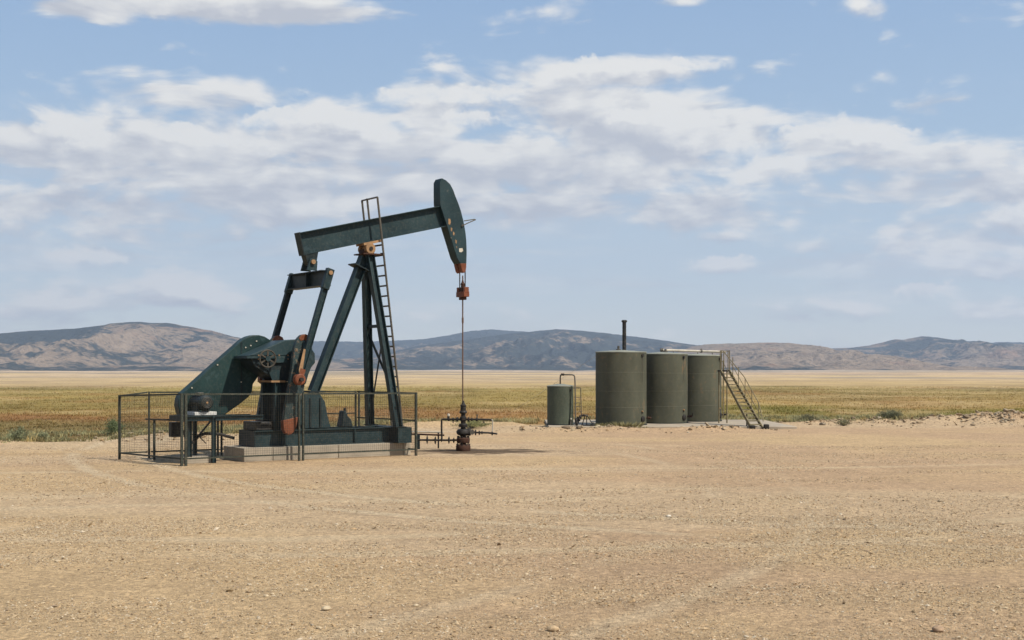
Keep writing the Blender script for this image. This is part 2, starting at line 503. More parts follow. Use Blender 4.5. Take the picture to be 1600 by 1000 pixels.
K = [40, 52, 60, 68, 80, 95, 130, 175, 215, 300, 420, 800, 1500, 1900, 2600, 15000]
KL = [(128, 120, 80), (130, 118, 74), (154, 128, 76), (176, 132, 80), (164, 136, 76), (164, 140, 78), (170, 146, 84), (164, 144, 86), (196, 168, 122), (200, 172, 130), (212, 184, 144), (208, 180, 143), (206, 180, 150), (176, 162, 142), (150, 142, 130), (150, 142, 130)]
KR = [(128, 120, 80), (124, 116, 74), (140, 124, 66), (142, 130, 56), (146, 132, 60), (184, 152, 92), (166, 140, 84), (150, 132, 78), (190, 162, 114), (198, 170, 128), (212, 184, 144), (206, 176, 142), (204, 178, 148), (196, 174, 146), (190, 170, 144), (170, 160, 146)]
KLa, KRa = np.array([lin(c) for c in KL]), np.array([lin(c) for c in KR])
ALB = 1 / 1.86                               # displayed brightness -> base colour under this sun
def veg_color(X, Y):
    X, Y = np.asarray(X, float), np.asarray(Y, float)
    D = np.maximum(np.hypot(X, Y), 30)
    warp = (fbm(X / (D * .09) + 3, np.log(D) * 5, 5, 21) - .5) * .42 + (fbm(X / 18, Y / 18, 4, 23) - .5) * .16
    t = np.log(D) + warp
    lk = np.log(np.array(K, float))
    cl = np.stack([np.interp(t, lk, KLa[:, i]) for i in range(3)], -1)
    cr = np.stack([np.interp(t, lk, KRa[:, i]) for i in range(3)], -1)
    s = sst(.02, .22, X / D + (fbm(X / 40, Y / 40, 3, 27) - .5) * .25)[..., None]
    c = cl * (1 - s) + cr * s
    m = fbm(X / 7.0, Y / 16.0, 5, 31)
    c = c * (1 + (m - .5)[..., None] * .75)
    # streaks of rust-brown weeds and of paler straw
    o = sst(.56, .70, fbm(X / (D * .06), np.log(D) * 9, 5, 35)) * (1 - sst(150, 230, D))
    c = c * (1 - .32 * o[..., None]) + lin((172, 118, 68)) * .32 * o[..., None]
    q = sst(.52, .66, fbm(X / (D * .10) + 9, np.log(D) * 11, 5, 37))
    c = c * (1 - .45 * q[..., None]) + lin((212, 182, 126)) * .45 * q[..., None]
    # grey scrub patches far out on the plain
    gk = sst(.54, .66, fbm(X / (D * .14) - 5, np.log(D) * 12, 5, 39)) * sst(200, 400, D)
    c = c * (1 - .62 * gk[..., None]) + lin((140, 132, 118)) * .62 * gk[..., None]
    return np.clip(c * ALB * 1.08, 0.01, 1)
def gravel_color(X, Y):
    a = fbm(X / 6.0, Y / 6.0, 5, 41)
    b = fbm(X / 14.0 + 4, Y / 3.5, 4, 43)
    e = fbm(X / .9, Y / .6, 4, 45)
    sand, grav, pale = lin((208, 176, 132)), lin((200, 167, 129)), lin((214, 187, 148))
    s = sst(.40, .62, a * .55 + b * .45 + (X / np.maximum(Y, 10)) * .25)[..., None]
    c = sand * (1 - s) + grav * s
    p = sst(.52, .70, b)[..., None] * .5
    c = c * (1 - p) + pale * p
    c = c * (1 + (e - .5)[..., None] * .26)
    # darker wheel-worn lane in front of the grass on the left
    ln = np.exp(-((Y - (38.2 + (X + 14) * .10)) / .45) ** 2) * sst(-7.0, -10.5, X) * .30
    c = c * (1 - ln[..., None]) + lin((160, 130, 92)) * ln[..., None]
    # faint wheel tracks, packed paler and smoother
    for (x0, y0, cur, dx) in ((-2.0, 17.5, .010, 0), (-2.0, 19.3, .010, 0), (3.0, 25.0, -.004, 0), (3.0, 26.9, -.004, 0), (0.0, 32.2, .002, 0)):
        yy = y0 + cur * (X - x0) ** 2 + .10 * (X - x0) + (fbm(X / 5.0, Y * 0 + y0, 2, 61) - .5) * .8
        tk = np.exp(-((Y - yy) / .28) ** 4) * sst(.25, .6, fbm(X / 4.0 + y0, Y / 3.0, 3, 63)) * .80
        c = c * (1 - tk[..., None]) + lin((216, 189, 150)) * tk[..., None]
    for (cx, cy, rad, amt) in ((14.0, 45.0, 26.0, .75), (14.0, 45.0, 27.9, .75), (-25.0, 30.0, 29.4, .45), (-25.0, 30.0, 31.3, .45), (34.0, 2.0, 27.0, .5), (34.0, 2.0, 28.9, .5)):
        dd = np.hypot(X - cx, Y - cy) - rad + (fbm(X / 3.0, Y / 3.0, 3, 65) - .5) * .35
        br_ = sst(.30, .60, fbm(X / 3.0 + rad, Y / 3.0, 3, 67)) * amt
        tk = np.exp(-(dd / .20) ** 4) * br_
        rim = np.exp(-((np.abs(dd) - .33) / .10) ** 2) * br_ * .45
        c = c * (1 - tk[..., None]) + lin((214, 190, 154)) * tk[..., None]
        c = c * (1 - .35 * rim[..., None])
    # cast shadow beside the wellhead, painted dark into the soil colour
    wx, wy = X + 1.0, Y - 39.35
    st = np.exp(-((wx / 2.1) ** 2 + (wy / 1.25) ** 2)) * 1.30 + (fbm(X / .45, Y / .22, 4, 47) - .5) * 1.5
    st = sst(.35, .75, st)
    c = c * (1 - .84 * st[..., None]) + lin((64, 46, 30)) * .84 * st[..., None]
    return np.clip(c * ALB * 1.16, 0.01, 1)
def ground_h(X, Y):
    z = (fbm(X / 2.2, Y / 2.2, 4, 51) - .5) * .05 + (fbm(X / .35, Y / .35, 3, 53) - .5) * .022
    near = np.exp(-(np.hypot(X + 4.5, Y - 37.5) / 7) ** 2)
    z = z * (1 - .6 * near) - .012
    n = fbm(X / .8, Y / .8, 4, 55)
    def mound(cx, cy, rx, ry, h):
        return h * np.exp(-(((X - cx) / rx) ** 2 + ((Y - cy) / ry) ** 2)) * (.55 + .9 * n)
    z = z + mound(3.2, 52.0, 2.6, .9, .13) + mound(1.2, 53.0, 2.4, .8, .12) + mound(6.5, 51.6, 3.0, .6, .13) + mound(8.8, 51.9, 1.5, .5, .14)
    z = z + mound(-12.2, 46.4, 2.2, 2.0, .22) + mound(-4, 54.5, 5, 1.2, .22) + mound(-.5, 54.4, 3, .8, .16)
    z = z + mound(24.5, 57.5, 5.0, 1.6, .40) + mound(21, 58.5, 4, 1.2, .30) + mound(32, 57, 6, 2, .32) + mound(16.0, 59.0, 4, .7, .16)
    z = z + mound(-24, 43.0, 8, 1.2, .16)
    g = (1 - pad_mask(X, Y)) * (1 - sst(90, 200, Y))
    z = z + g * (fbm(X / 1.6, Y / 1.6, 4, 57) - .42) * .22
    # flat where the concrete stands
    def flat(x0, x1, y0, y1, s):
        return sst(x0 - s, x0, X) * (1 - sst(x1, x1 + s, X)) * sst(y0 - s, y0, Y) * (1 - sst(y1, y1 + s, Y))
    z = z * (1 - flat(1.4, 11.6, 53.6, 61.5, 1.0)) - .004
    far = np.hypot(X, Y)
    z = z + (fbm(X / 420, Y / 300, 4, 59) - .5) * np.minimum(far, 1600) * .0040 * sst(150, 900, far)
    return z

def build_ground():
    th = np.concatenate([np.arange(-42, 42, .22), np.arange(42, 318, 6)])
    th = np.radians(th)
    r = np.concatenate([np.geomspace(1.2, 12, 60), np.geomspace(12, 30, 150)[1:], np.linspace(30, 66, 290)[1:], np.geomspace(66, 400, 120)[1:], np.geomspace(400, 6900, 90)[1:]])
    T, Rr = np.meshgrid(th, r)
    X, Y = Rr * np.sin(T), Rr * np.cos(T)
    Z = ground_h(X, Y)
    nr, na = X.shape
    pm = pad_mask(X, Y)
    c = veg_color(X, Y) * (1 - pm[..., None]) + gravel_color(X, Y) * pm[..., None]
    V = np.stack([X, Y, Z], -1).reshape(-1, 3)
    idx = np.arange(nr * na).reshape(nr, na)
    nx = np.roll(idx, -1, axis=1)
    q = np.stack([idx[:-1], nx[:-1], nx[1:], idx[1:]], -1).reshape(-1, 4)
    q = q[:, ::-1]
    cv = np.array([[0, 0, 0.0]])
    m, N, b = new_mat('sandy_ground')
    at = N.new('ShaderNodeAttribute', attribute_name='tint')
    pa = N.new('ShaderNodeAttribute', attribute_name='pad')
    pos = N.new('ShaderNodeNewGeometry').outputs['Position']
    f1 = N.noise(pos, 26, 5, .7, .3)
    f2 = N.noise(pos, 7, 5, .65)
    f3 = N.noise(pos, 95, 3, .6)
    vo = N.voronoi(pos, 38)
    peb = N.rangemap(vo.outputs['Distance'], .12, .40, 1, 0)
    col = at.outputs['Color']
    f4 = N.noise(pos, 58, 4, .7, .6)
    f5 = N.noise(N.vmath('MULTIPLY', pos, (1.0, .8, 1.0)), 14, 6, .72, .5)
    v1 = N.math('MULTIPLY_ADD', N.math('SUBTRACT', f1, .5), 1.1, 1.0)
    f6 = N.noise(pos, 9, 7, .78, .9)
    v1 = N.math('MULTIPLY', v1, N.math('MULTIPLY_ADD', N.rangemap(f6, .36, .64), .60, .72))
    v1 = N.math('MULTIPLY', v1, N.math('MULTIPLY_ADD', N.rangemap(f4, .56, .68), -.38, 1.03))
    v1 = N.math('MULTIPLY', v1, N.math('MULTIPLY_ADD', N.rangemap(f4, .44, .34), .34, 1.0))
    v1 = N.math('MULTIPLY', v1, N.math('MULTIPLY_ADD', N.rangemap(f5, .55, .64), -.32, 1.03))
    v1 = N.math('MULTIPLY', v1, N.math('MULTIPLY_ADD', N.rangemap(f5, .46, .37), .26, 1.02))
    v2 = N.math('MULTIPLY_ADD', N.math('SUBTRACT', f2, .5), .45, 1.0)
    k = N.math('MULTIPLY', v1, v2)
    gcmb = N.new('ShaderNodeCombineColor')
    for i in range(3):
        N.put(gcmb.inputs[i], k)
    col = N.mix(.85, col, gcmb.outputs[0], 'MULTIPLY')
    pc = N.mix(vo.outputs['Color'], (.44, .33, .23), (.30, .25, .20))
    sel = N.math('MULTIPLY', N.math('MULTIPLY', peb, pa.outputs['Fac']), N.rangemap(f2, .42, .62, 0, .55))
    col = N.mix(sel, col, pc)
    N.l.new(col, b.inputs['Base Color'])
    b.inputs['Roughness'].default_value = .95
    b.inputs['Specular IOR Level'].default_value = .15
    h = N.math('ADD', N.math('MULTIPLY', f1, .6), N.math('ADD', N.math('MULTIPLY', f3, .25), N.math('MULTIPLY', peb, .35)))
    h = N.math('ADD', h, N.math('MULTIPLY', f2, .9))
    h = N.math('ADD', h, N.math('ADD', N.math('MULTIPLY', f5, .8), N.math('MULTIPLY', f6, .9)))
    N.l.new(N.bump(h, .9, .04), b.inputs['Normal'])
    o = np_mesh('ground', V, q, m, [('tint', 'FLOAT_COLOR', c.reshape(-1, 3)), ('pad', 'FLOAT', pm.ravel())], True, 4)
    # close the hole under the camera
    tag(o, kind='structure')
    return o
build_ground()

# ------------------------------------------------------------------ hills
def hill_mat(name, tan, dark, spk):
    m, N, b = new_mat(name)
    at = N.new('ShaderNodeAttribute', attribute_name='veg_shade')
    pos = N.new('ShaderNodeNewGeometry').outputs['Position']
    n1 = N.noise(pos, .012, 6, .65, .4)
    n2 = N.noise(pos, .05, 5, .7)
    vo = N.voronoi(N.vmath('MULTIPLY', pos, (1.0, .55, 1.0)), .10)
    n3 = N.noise(pos, .022, 6, .7, .8)
    dots = N.math('MULTIPLY', N.rangemap(vo.outputs['Distance'], .22, .42, 1, 0), N.rangemap(n1, .36, .62, .25, 1))
    veg_shade = N.math('ADD', at.outputs['Fac'], N.math('MULTIPLY_ADD', N.math('SUBTRACT', n1, .5), 1.5, N.math('ADD', N.math('MULTIPLY', N.math('SUBTRACT', n2, .5), 1.0), N.math('MULTIPLY', N.math('SUBTRACT', n3, .5), 1.5))))
    vm = N.rangemap(veg_shade, .36, .70)
    t2 = N.mix(N.rangemap(n2, .3, .7), tuple(c * .78 for c in tan), tuple(c * 1.15 for c in tan))
    red = N.mix(N.rangemap(N.noise(pos, .004, 4, .6), .55, .68, 0, .45), t2, (.24, .13, .085))
    col = N.mix(vm, red, dark)
    col = N.mix(N.math('MULTIPLY', dots, spk), col, tuple(c * .8 for c in dark))
    N.l.new(col, b.inputs['Base Color'])
    b.inputs['Roughness'].default_value = 1.0
    b.inputs['Specular IOR Level'].default_value = 0.0
    N.l.new(N.bump(N.math('ADD', n1, n2), .9, 14.0), b.inputs['Normal'])
    return m
HM = hill_mat('hill_scrub', (.25, .19, .137), (.046, .054, .052), .6)
def hill(sky, Y0, D, seed, bias, topveg_shade=.0, ncol=520, nrow=84, gul=.9):
    xs = np.linspace(sky[0][0], sky[-1][0], ncol)
    ys = np.interp(xs, [p[0] for p in sky], [p[1] for p in sky])
    k = np.hanning(7)
    k /= k.sum()
    ys = np.convolve(np.pad(ys, 3, 'edge'), k, 'valid')
    X1 = (xs - 800) / FOC * Y0
    top = (HOR - ys) / FOC * Y0 + EYE
    t = np.concatenate([np.linspace(-1, 0, nrow), np.linspace(0, .35, 10)[1:]])
    XX, TT = np.meshgrid(X1, t)
    YY = Y0 + TT * D
    ridge = np.tile(top, (len(t), 1))
    f = np.clip(1 - np.abs(TT), 0, 1)
    XX2 = XX + (fbm(XX / 500, YY / 500, 3, seed + 5) - .5) * 160 * (1 - f)
    prof = f ** 1.55 * .72 + f * .28 * sst(0, .5, f)
    rn = 1 - np.abs(2 * fbm(XX / 190, YY / 480, 5, seed) - 1)
    rn2 = 1 - np.abs(2 * fbm(XX / 70, YY / 160, 4, seed + 9) - 1)
    mid = 4 * f * (1 - f)
    Z = ridge * (prof + gul * mid * ((rn - .72) * .62 + (rn2 - .72) * .34)) * sst(0, .10, f + .02)
    Z += (fbm(XX / 18, YY / 18, 3, seed + 3) - .5) * Y0 / 2000 * 1.6 * f
    Z = Z - 3.0 * (1 - sst(0, .12, f))
    veg_shade = bias + .30 * (1 - sst(.04, .20, f)) + topveg_shade * sst(.55, 1.0, f) + (fbm(XX / 420, YY / 420, 4, seed + 7) - .5) * 1.2 - (rn - .75) * .5
    V = np.stack([XX2, YY, Z], -1).reshape(-1, 3)
    n, mcol = XX.shape
    idx = np.arange(n * mcol).reshape(n, mcol)
    q = np.stack([idx[:-1, :-1], idx[:-1, 1:], idx[1:, 1:], idx[1:, :-1]], -1).reshape(-1, 4)
    o = np_mesh('hill', V, q, HM, [('veg_shade', 'FLOAT', veg_shade.ravel())], True, 4)
    return tag(o, kind='structure')
hill([(-500, 560), (-300, 535), (-120, 528), (0, 521), (60, 516), (110, 514), (150, 510), (190, 504), (215, 502.5), (240, 505), (262, 504.5), (300, 511), (340, 519), (370, 527), (430, 541), (500, 556), (560, 568), (640, 577)], 3300, 1350, 100, .42, .32)
hill([(330, 560), (420, 538), (490, 533), (560, 534), (620, 532), (660, 530), (700, 524), (730, 518), (765, 514.5), (800, 517), (840, 519), (900, 530), (980, 548), (1060, 570)], 5700, 1700, 200, .85, .3, gul=.7)
hill([(480, 577), (540, 566), (600, 553), (650, 541), (720, 532), (760, 526), (800, 521), (840, 517), (872, 514.2), (900, 516), (950, 521), (1000, 527), (1050, 534), (1090, 540), (1150, 553), (1220, 566), (1300, 577)], 4300, 1700, 300, .64, .42)  # middle hill: cloud shadow is painted in with its dark scrub tone
hill([(980, 577), (1030, 562), (1070, 546), (1100, 538.5), (1150, 536.5), (1200, 535), (1235, 536), (1270, 541), (1300, 547), (1330, 556), (1350, 567), (1375, 577)], 3000, 1000, 400, .24, .05)
hill([(1130, 577), (1200, 560), (1260, 548), (1290, 545), (1330, 543), (1365, 539), (1398, 530), (1412, 531), (1440, 525), (1475, 529), (1510, 535), (1560, 541), (1620, 552), (1700, 561), (1800, 577)], 4600, 1700, 500, .60, .18)
hill([(1380, 565), (1450, 545), (1520, 537), (1560, 534.5), (1600, 535), (1680, 531), (1800, 526), (2000, 533), (2300, 550)], 5900, 1600, 600, .85, .3, gul=.7)

# ------------------------------------------------------------------ pumping unit frame: local x along its axis, y away from the camera side
TH = R(34.5)
ORG = Vector(((723 - 800) / FOC * 39.5, 39.5, 0))
AX = Vector((math.cos(TH), math.sin(TH), 0))
BX = Vector((-math.sin(TH), math.cos(TH), 0))
def Q(x, y, wv):
    d = Vector(((x - 800) / FOC, 1.0, -(y - HOR) / FOC))
    t = (wv + ORG.dot(BX)) / d.dot(BX)
    p = d * t
    return Vector(((p - ORG).dot(AX), wv, EYE + p.z))
def QU(x, wv):
    return Q(x, 600, wv).x
def QP(pts, wv):
    return [(q.x, q.z) for q in (Q(px, py, wv) for px, py in pts)]

# concrete under the unit
found = empty('concrete_foundation', ORG + AX * -4.88, TH, 'long low pale concrete foundation under the pumping unit, stained brown in places', 'foundation')
def fl(x, y, z):
    return (x + 4.88, y, z)
for (u0, u1) in ((-7.46, -6.62), (-6.61, -4.62), (-4.61, -2.52), (-2.51, -2.26)):
    MB().box(fl((u0 + u1) / 2, 0, .17), (u1 - u0, 1.44, .38)).build('concrete_block', CONC, found, bevel=.015)

pj = empty('pumpjack', ORG, TH, 'tall dark green pumpjack with orange-tipped horsehead behind the mesh fence', 'pumpjack')

# --- skid
skid = MB()
SK0, SK1 = -7.06, -2.36
for s in (-1, 1):
    skid.ibeam((SK0, s * .47, .585), (SK1 - .49, s * .47, .585), .16, .45, .025, .02)
skid_o = skid.build('skid', GREEN, pj)
for u in (-6.98, -5.9, -4.4, -3.4):
    MB().box((u, 0, .585), (.10, .90, .39)).build('cross_member', GREEN_DARK, skid_o)
for s in (-1, 1):
    for u in (-6.25, -4.0):
        MB().box((u, s * .515, .585), (.03, .07, .395)).build('stiffener', GREEN, skid_o)
MB().box((SK0 - .016, 0, .585), (.03, 1.08, .45)).build('end_plate', GREEN_DARK, skid_o)
eb = MB()
eb.ibeam((-2.62, -.98, .585), (-2.62, .98, .585), .46, .452, .025, .02, side=(1, 0, 0))
for s in (-1, 1):
    eb.box((-2.62, s * .99, .585), (.46, .02, .452))
eb.build('end_beam', GREEN, skid_o)

# --- samson post
top = Q(577, 398, 0)
ztop = top.z
utop = top.x
LEGD, LEGW = .21, .20
for s in (-1, 1):
    MB().ibeam((-2.77, s * .86, .815), (utop - .05, s * .13, ztop - .02), LEGW, LEGD, .022, .016).build('front_leg', GREEN, pj)
    MB().box((-2.74, s * .86, .825), (.34, .30, .03)).build('foot_plate', GREEN_DARK, pj)
rl0, rl1 = Q(489.5, 612, 0), Q(569, 402, 0)
MB().ibeam(rl0, rl1, .26, .26, .024, .018).build('rear_leg', GREEN, pj)
c2 = Q(560.5, 418, 0)
d_ = (rl1 - rl0).normalized()
n_ = Vector((-d_.z, 0, d_.x))
MB().box(c2, (.03, .46, .50), (d_, Vector((0, 1, 0)), n_)).build('splice_plate', GREEN_DARK, pj)
MB().box((utop - .02, 0, ztop), (.66, .62, .035)).build('cap_plate', RUST, pj)
def legpt(s, z):
    f = (z - .815) / (ztop - .02 - .815)
    return Vector((-2.77 + (utop - .05 + 2.77) * f, s * (.86 + (.13 - .86) * f), z))
br = MB()
za, zb = Q(585, 510, 0).z, 0
br.bar(legpt(-1, za), legpt(1, za), .09, .09, side=(1, 0, 0))
br.build('brace', GREEN_DARK, pj)
z1, z2 = Q(576, 522, .5).z, Q(612, 608, -.6).z
MB().bar(legpt(1, z1) + Vector((.03, 0, 0)), legpt(-1, z2) + Vector((.03, 0, 0)), .09, .02, side=(0, 0, 1)).build('brace', GREEN_DARK, pj)
z3, z4 = Q(595, 528, -.5).z, Q(585, 663, .7).z
MB().bar(legpt(-1, z3) - Vector((.03, 0, 0)), legpt(1, z4) - Vector((.03, 0, 0)), .09, .02, side=(0, 0, 1)).build('brace', GREEN_DARK, pj)
# pedestal under the rear leg
MB().prism(QP([(476, 616), (499, 614), (508, 628), (512, 650), (517, 667.5), (476, 670)], -.3), -.3, .3).build('rear_pedestal', GREEN, pj, bevel=.01)
for (xa, xb) in ((484, 486), (500, 502)):
    MB().prism(QP([(xa, 622), (xb, 622), (xb + 1, 667), (xa, 667.5)], -.33), -.335, -.301).build('pedestal_rib', GREEN_DARK, pj)
MB().box((rl0.x + .02, 0, rl0.z + .0), (.5, .5, .05)).build('leg_shoe', GREEN_DARK, pj)
sv = MB()
sv.prism(QP([(533, 667.5), (535.5, 655), (537.5, 642), (541, 641.5), (544, 650), (549, 655), (552, 667)], -.2), -.2, .12)
sv.build('grease_drum', GREEN_DARK, pj, bevel=.03)
MB().tube(Q(539.5, 644, -.04), Q(538.5, 637.5, -.04), .045, 8).build('grease_cap', IRON, pj)

# --- walking beam
b0 = (Q(475, 362, -.155) + Q(469.6, 399.5, -.155)) / 2
b1 = (Q(687, 322, -.155) + Q(697.7, 353.2, -.155)) / 2
b0.y = b1.y = 0
bd = (b1 - b0).normalized()
bn = Vector((-bd.z, 0, bd.x))
bdepth = abs((Q(475, 362, -.155) - Q(469.6, 399.5, -.155)).dot(bn))
beam = MB().ibeam(b0, b1 + bd * .12, .31, bdepth, .024, .02).build('walking_beam', GREEN, pj)
MB().box(b0 - bd * .012, (.03, .33, bdepth + .02), (bd, Vector((0, 1, 0)), bn)).build('end_plate', GREEN_DARK, beam)
# saddle bearing
pc = Q(578.5, 388.5, -.22)
sad = MB()
sad.lathe([(.05, -.27), (.15, -.27), (.165, -.24), (.165, -.10), (.12, -.09), (.12, .09), (.165, .10), (.165, .24), (.15, .27), (.05, .27)], (pc.x, 0, pc.z), (0, 1, 0), 20)
sad_o = sad.build('saddle_bearing', RUST_TAN, pj)
lowb = b0.lerp(b1, (pc.x - b0.x) / (b1.x - b0.x)) - bn * (bdepth / 2)
MB().box(lowb - bn * .035, (.62, .50, .07), (bd, Vector((0, 1, 0)), bn)).build('bearing_plate', RUST_TAN, sad_o)
MB().box((pc.x, 0, (pc.z + ztop) / 2 - .02), (.34, .30, pc.z - ztop + .02)).build('bearing_block', RUST, sad_o)
MB().tube((pc.x, -.275, pc.z), (pc.x, -.295, pc.z), .06, 12).build('pin_end', IRON, sad_o)
# tail bearing
tp = Q(487, 409.5, -.16)
tb_o = None
for s in (-1, 1):
    lugm = MB().prism([(tp.x - .17, tp.z - .24), (tp.x + .13, tp.z - .24), (tp.x + .15, tp.z + .02), (tp.x + .05, tp.z + .12), (tp.x - .08, tp.z + .08)], s * .20 - .03, s * .20 + .03)
    lug = lugm.build('tail_bearing' if tb_o is None else 'bearing_lug', GREEN, tb_o or pj)
    tb_o = tb_o or lug
tlow = b0.lerp(b1, (tp.x - b0.x) / (b1.x - b0.x)) - bn * (bdepth / 2)
MB().prism([(tp.x - .20, tlow.z - .03), (tp.x + .22, tlow.z + .05), (tp.x + .17, tp.z + .05), (tp.x + .08, tp.z - .10), (tp.x - .08, tp.z - .10), (tp.x - .14, tp.z + .05)], -.14, .14).build('bearing_bracket', GREEN_DARK, tb_o)
MB().tube((tp.x, -.30, tp.z), (tp.x, .30, tp.z), .065, 14).build('bearing_pin', RUST_TAN, tb_o)
# equalizer
eqn, eqf = Q(505, 436, -1.2), Q(441, 439, 1.2)
equ, eqz = tp.x - .02, (eqn.z + eqf.z) / 2
eq = MB().ibeam((equ, -1.12, eqz), (equ, 1.12, eqz), .30, .44, .024, .02, side=(1, 0, 0)).build('equalizer_beam', GREEN_DARK, pj)
MB().box((equ, -.1, eqz), (.27, .02, .39)).build('stiffener', GREEN_DARK, eq)
# pitmans, cranks
wp = Q(467, 593, -1.2)
for s in (-1, 1):
    pt = Vector((equ + .05, s * 1.2, eqz + .12))
    pb = Vector((wp.x, s * 1.2, wp.z))
    dd = (pt - pb).normalized()
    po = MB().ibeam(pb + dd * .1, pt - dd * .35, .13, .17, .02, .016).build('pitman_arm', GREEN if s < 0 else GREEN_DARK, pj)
    nn = Vector((-dd.z, 0, dd.x))
    MB().box(pt - dd * .16, (.60, .17, .22), (dd, Vector((0, 1, 0)), nn)).build('pitman_head', GREEN, po, bevel=.02)
    MB().tube(pt + dd * .02 + Vector((0, -.12, 0)), pt + dd * .02 + Vector((0, .12, 0)), .06, 12).build('pitman_bolt', RUST_TAN, po)
    if s < 0:
        MB().prism(QP([(474.6, 545), (477.6, 546), (473.2, 577), (467.4, 583), (467.2, 577)], -1.275), -1.275, -1.262).build('bare_patch', RUST_TAN, po)
    # wrist pin block
    wb = MB().lathe([(.02, -.12), (.13, -.12), (.155, -.10), (.155, .06), (.13, .09), (.02, .09)], pb, (0, 1, 0), 18).build('wrist_pin_bearing', ORANGE, pj)
    MB().tube(pb + Vector((0, s * .22, 0)), pb - Vector((0, s * .35, 0)), .055, 12).build('wrist_pin', IRON, wb)
    MB().bar(pb + Vector((0, s * .02, 0)), pb + dd * .30 + Vector((0, s * .02, 0)), .15, .15).build('bearing_strap', ORANGE, wb)
    y0, y1 = (-.96, -.80) if s < 0 else (.80, .96)
    crank = MB().prism(QP([(460, 545), (464, 531), (470, 524), (477, 522.5), (483, 526), (486.5, 534), (485, 560), (479, 590), (474, 612), (470, 632), (466, 652), (443, 657), (447, 632), (452, 605), (456, 580), (458, 560)], -.96), y0, y1).build('crank', GREEN_WORN, pj, bevel=.015)
    MB().prism(QP([(443, 656.5), (466, 651.5), (464, 664), (461, 673), (456, 678.5), (451, 679.5), (446, 677), (443.5, 671)], -.975), y0 - .012, y1 + .012).build('painted_tip', ORANGE, crank, bevel=.015)
    MB().prism(QP([(472, 523.2), (478, 522), (483.5, 525), (487, 533), (486.5, 541), (482, 536), (476, 531), (470, 533), (467, 528)], -.975), y0 - .012, y1 + .012).build('painted_cap', ORANGE, crank, bevel=.01)
    cw0, cw1 = (-1.06, -.72) if s < 0 else (.72, 1.06)
    MB().prism(QP([(474, 532), (486, 540), (487.5, 547), (491, 552), (491.5, 567), (485.5, 574), (481, 585), (477, 600), (473, 600), (471, 560)], -1.0), cw0, cw1).build('counterweight', GREEN, crank, bevel=.03)
MB().tube(Vector((Q(474, 548, -.8).x, -1.02, Q(474, 548, -.8).z)), Vector((Q(474, 548, -.8).x, 1.02, Q(474, 548, -.8).z)), .11, 16).build('crankshaft', IRON, pj)

# --- gear reducer
gb = MB().prism(QP([(388, 556), (400, 551), (413, 545), (445, 531.5), (467, 530), (480, 537), (486, 552), (484, 556)], -.45), -.45, .40).build('gear_reducer', GREEN, pj, bevel=.02)
MB().prism(QP([(386, 556.2), (485, 556.2), (485, 560), (386, 560)], -.50), -.50, .45).build('reducer_flange', GREEN, gb)
MB().prism(QP([(392, 560.2), (484, 560.2), (480, 594), (440, 597), (425, 590), (398, 572)], -.45), -.43, .40).build('reducer_sump', GREEN_DARK, gb, bevel=.02)
MB().prism(QP([(431, 560.2), (449, 560.2), (449, 566.5), (431, 566.5)], -.50), -.50, -.452).build('cover_plate', GREEN, gb)
MB().prism(QP([(419, 578), (437, 578), (437, 594), (425.5, 594)], -.46), -.46, -.432).build('bearing_foot', GREEN, gb)
rb = MB()
for xx in (404, 418, 436, 450, 464):
    q = Q(xx, 558, -.47)
    rb.tube((q.x, -.47, q.z - .07), (q.x, -.47, q.z + .07), .022, 6)
tag(rb.build('flange_bolt', RUST_TAN, gb), kind='stuff')
MB().prism(QP([(424, 594.5), (446, 594.5), (446, 597.5), (424, 597.5)], -.50), -.50, .45).build('base_plate', RUST_TAN, gb)
pzt = Q(436, 597, -.5).z
pu0, pu1 = QU(429, -.45) , QU(474, -.45)
ped_o = MB().box(((pu0 + pu1) / 2, .30, (.81 + pzt) / 2), (pu1 - pu0 - .4, .03, pzt - .84)).build('reducer_pedestal', GREEN_DARK, pj)
for u in (pu0 + .08, pu1 - .08):
    for yv in (-.42, .42):
        pcol = MB().ibeam((u, yv, .81), (u, yv, pzt), .14, .16, .018, .014).build('pedestal_column', GREEN, ped_o)
MB().box((pu0 + .18, .02, (.81 + pzt) / 2), (.03, .80, pzt - .83)).build('side_plate', GREEN_DARK, ped_o)
MB().box(((pu0 + pu1) / 2 + .1, -.36, (.81 + pzt) / 2), (pu1 - pu0 - .5, .03, pzt - .83)).build('front_plate', GREEN_DARK, ped_o)
# oil tray in front of the pedestal
MB().box((-6.75, 0, .93), (.5, .9, .24)).build('sand_tray', BLACK, pj, bevel=.02)
# handwheel
hc = Q(418.5, 560.5, -.62)
hw = MB()
ring = [(hc.x + math.cos(t) * .235, -.62, hc.z + math.sin(t) * .235) for t in np.linspace(0, 2 * math.pi, 33)]
hw.path(ring, .024, 8)
for k in range(6):
    t = R(90) + k * math.pi / 3
    hw.bar((hc.x, -.62, hc.z), (hc.x + math.cos(t) * .23, -.62, hc.z + math.sin(t) * .23), .022, .035)
hw_o = hw.build('handwheel', WHEEL, pj)
MB().tube((hc.x, -.66, hc.z), (hc.x, -.40, hc.z), .075, 12).build('hub', GREEN, hw_o)

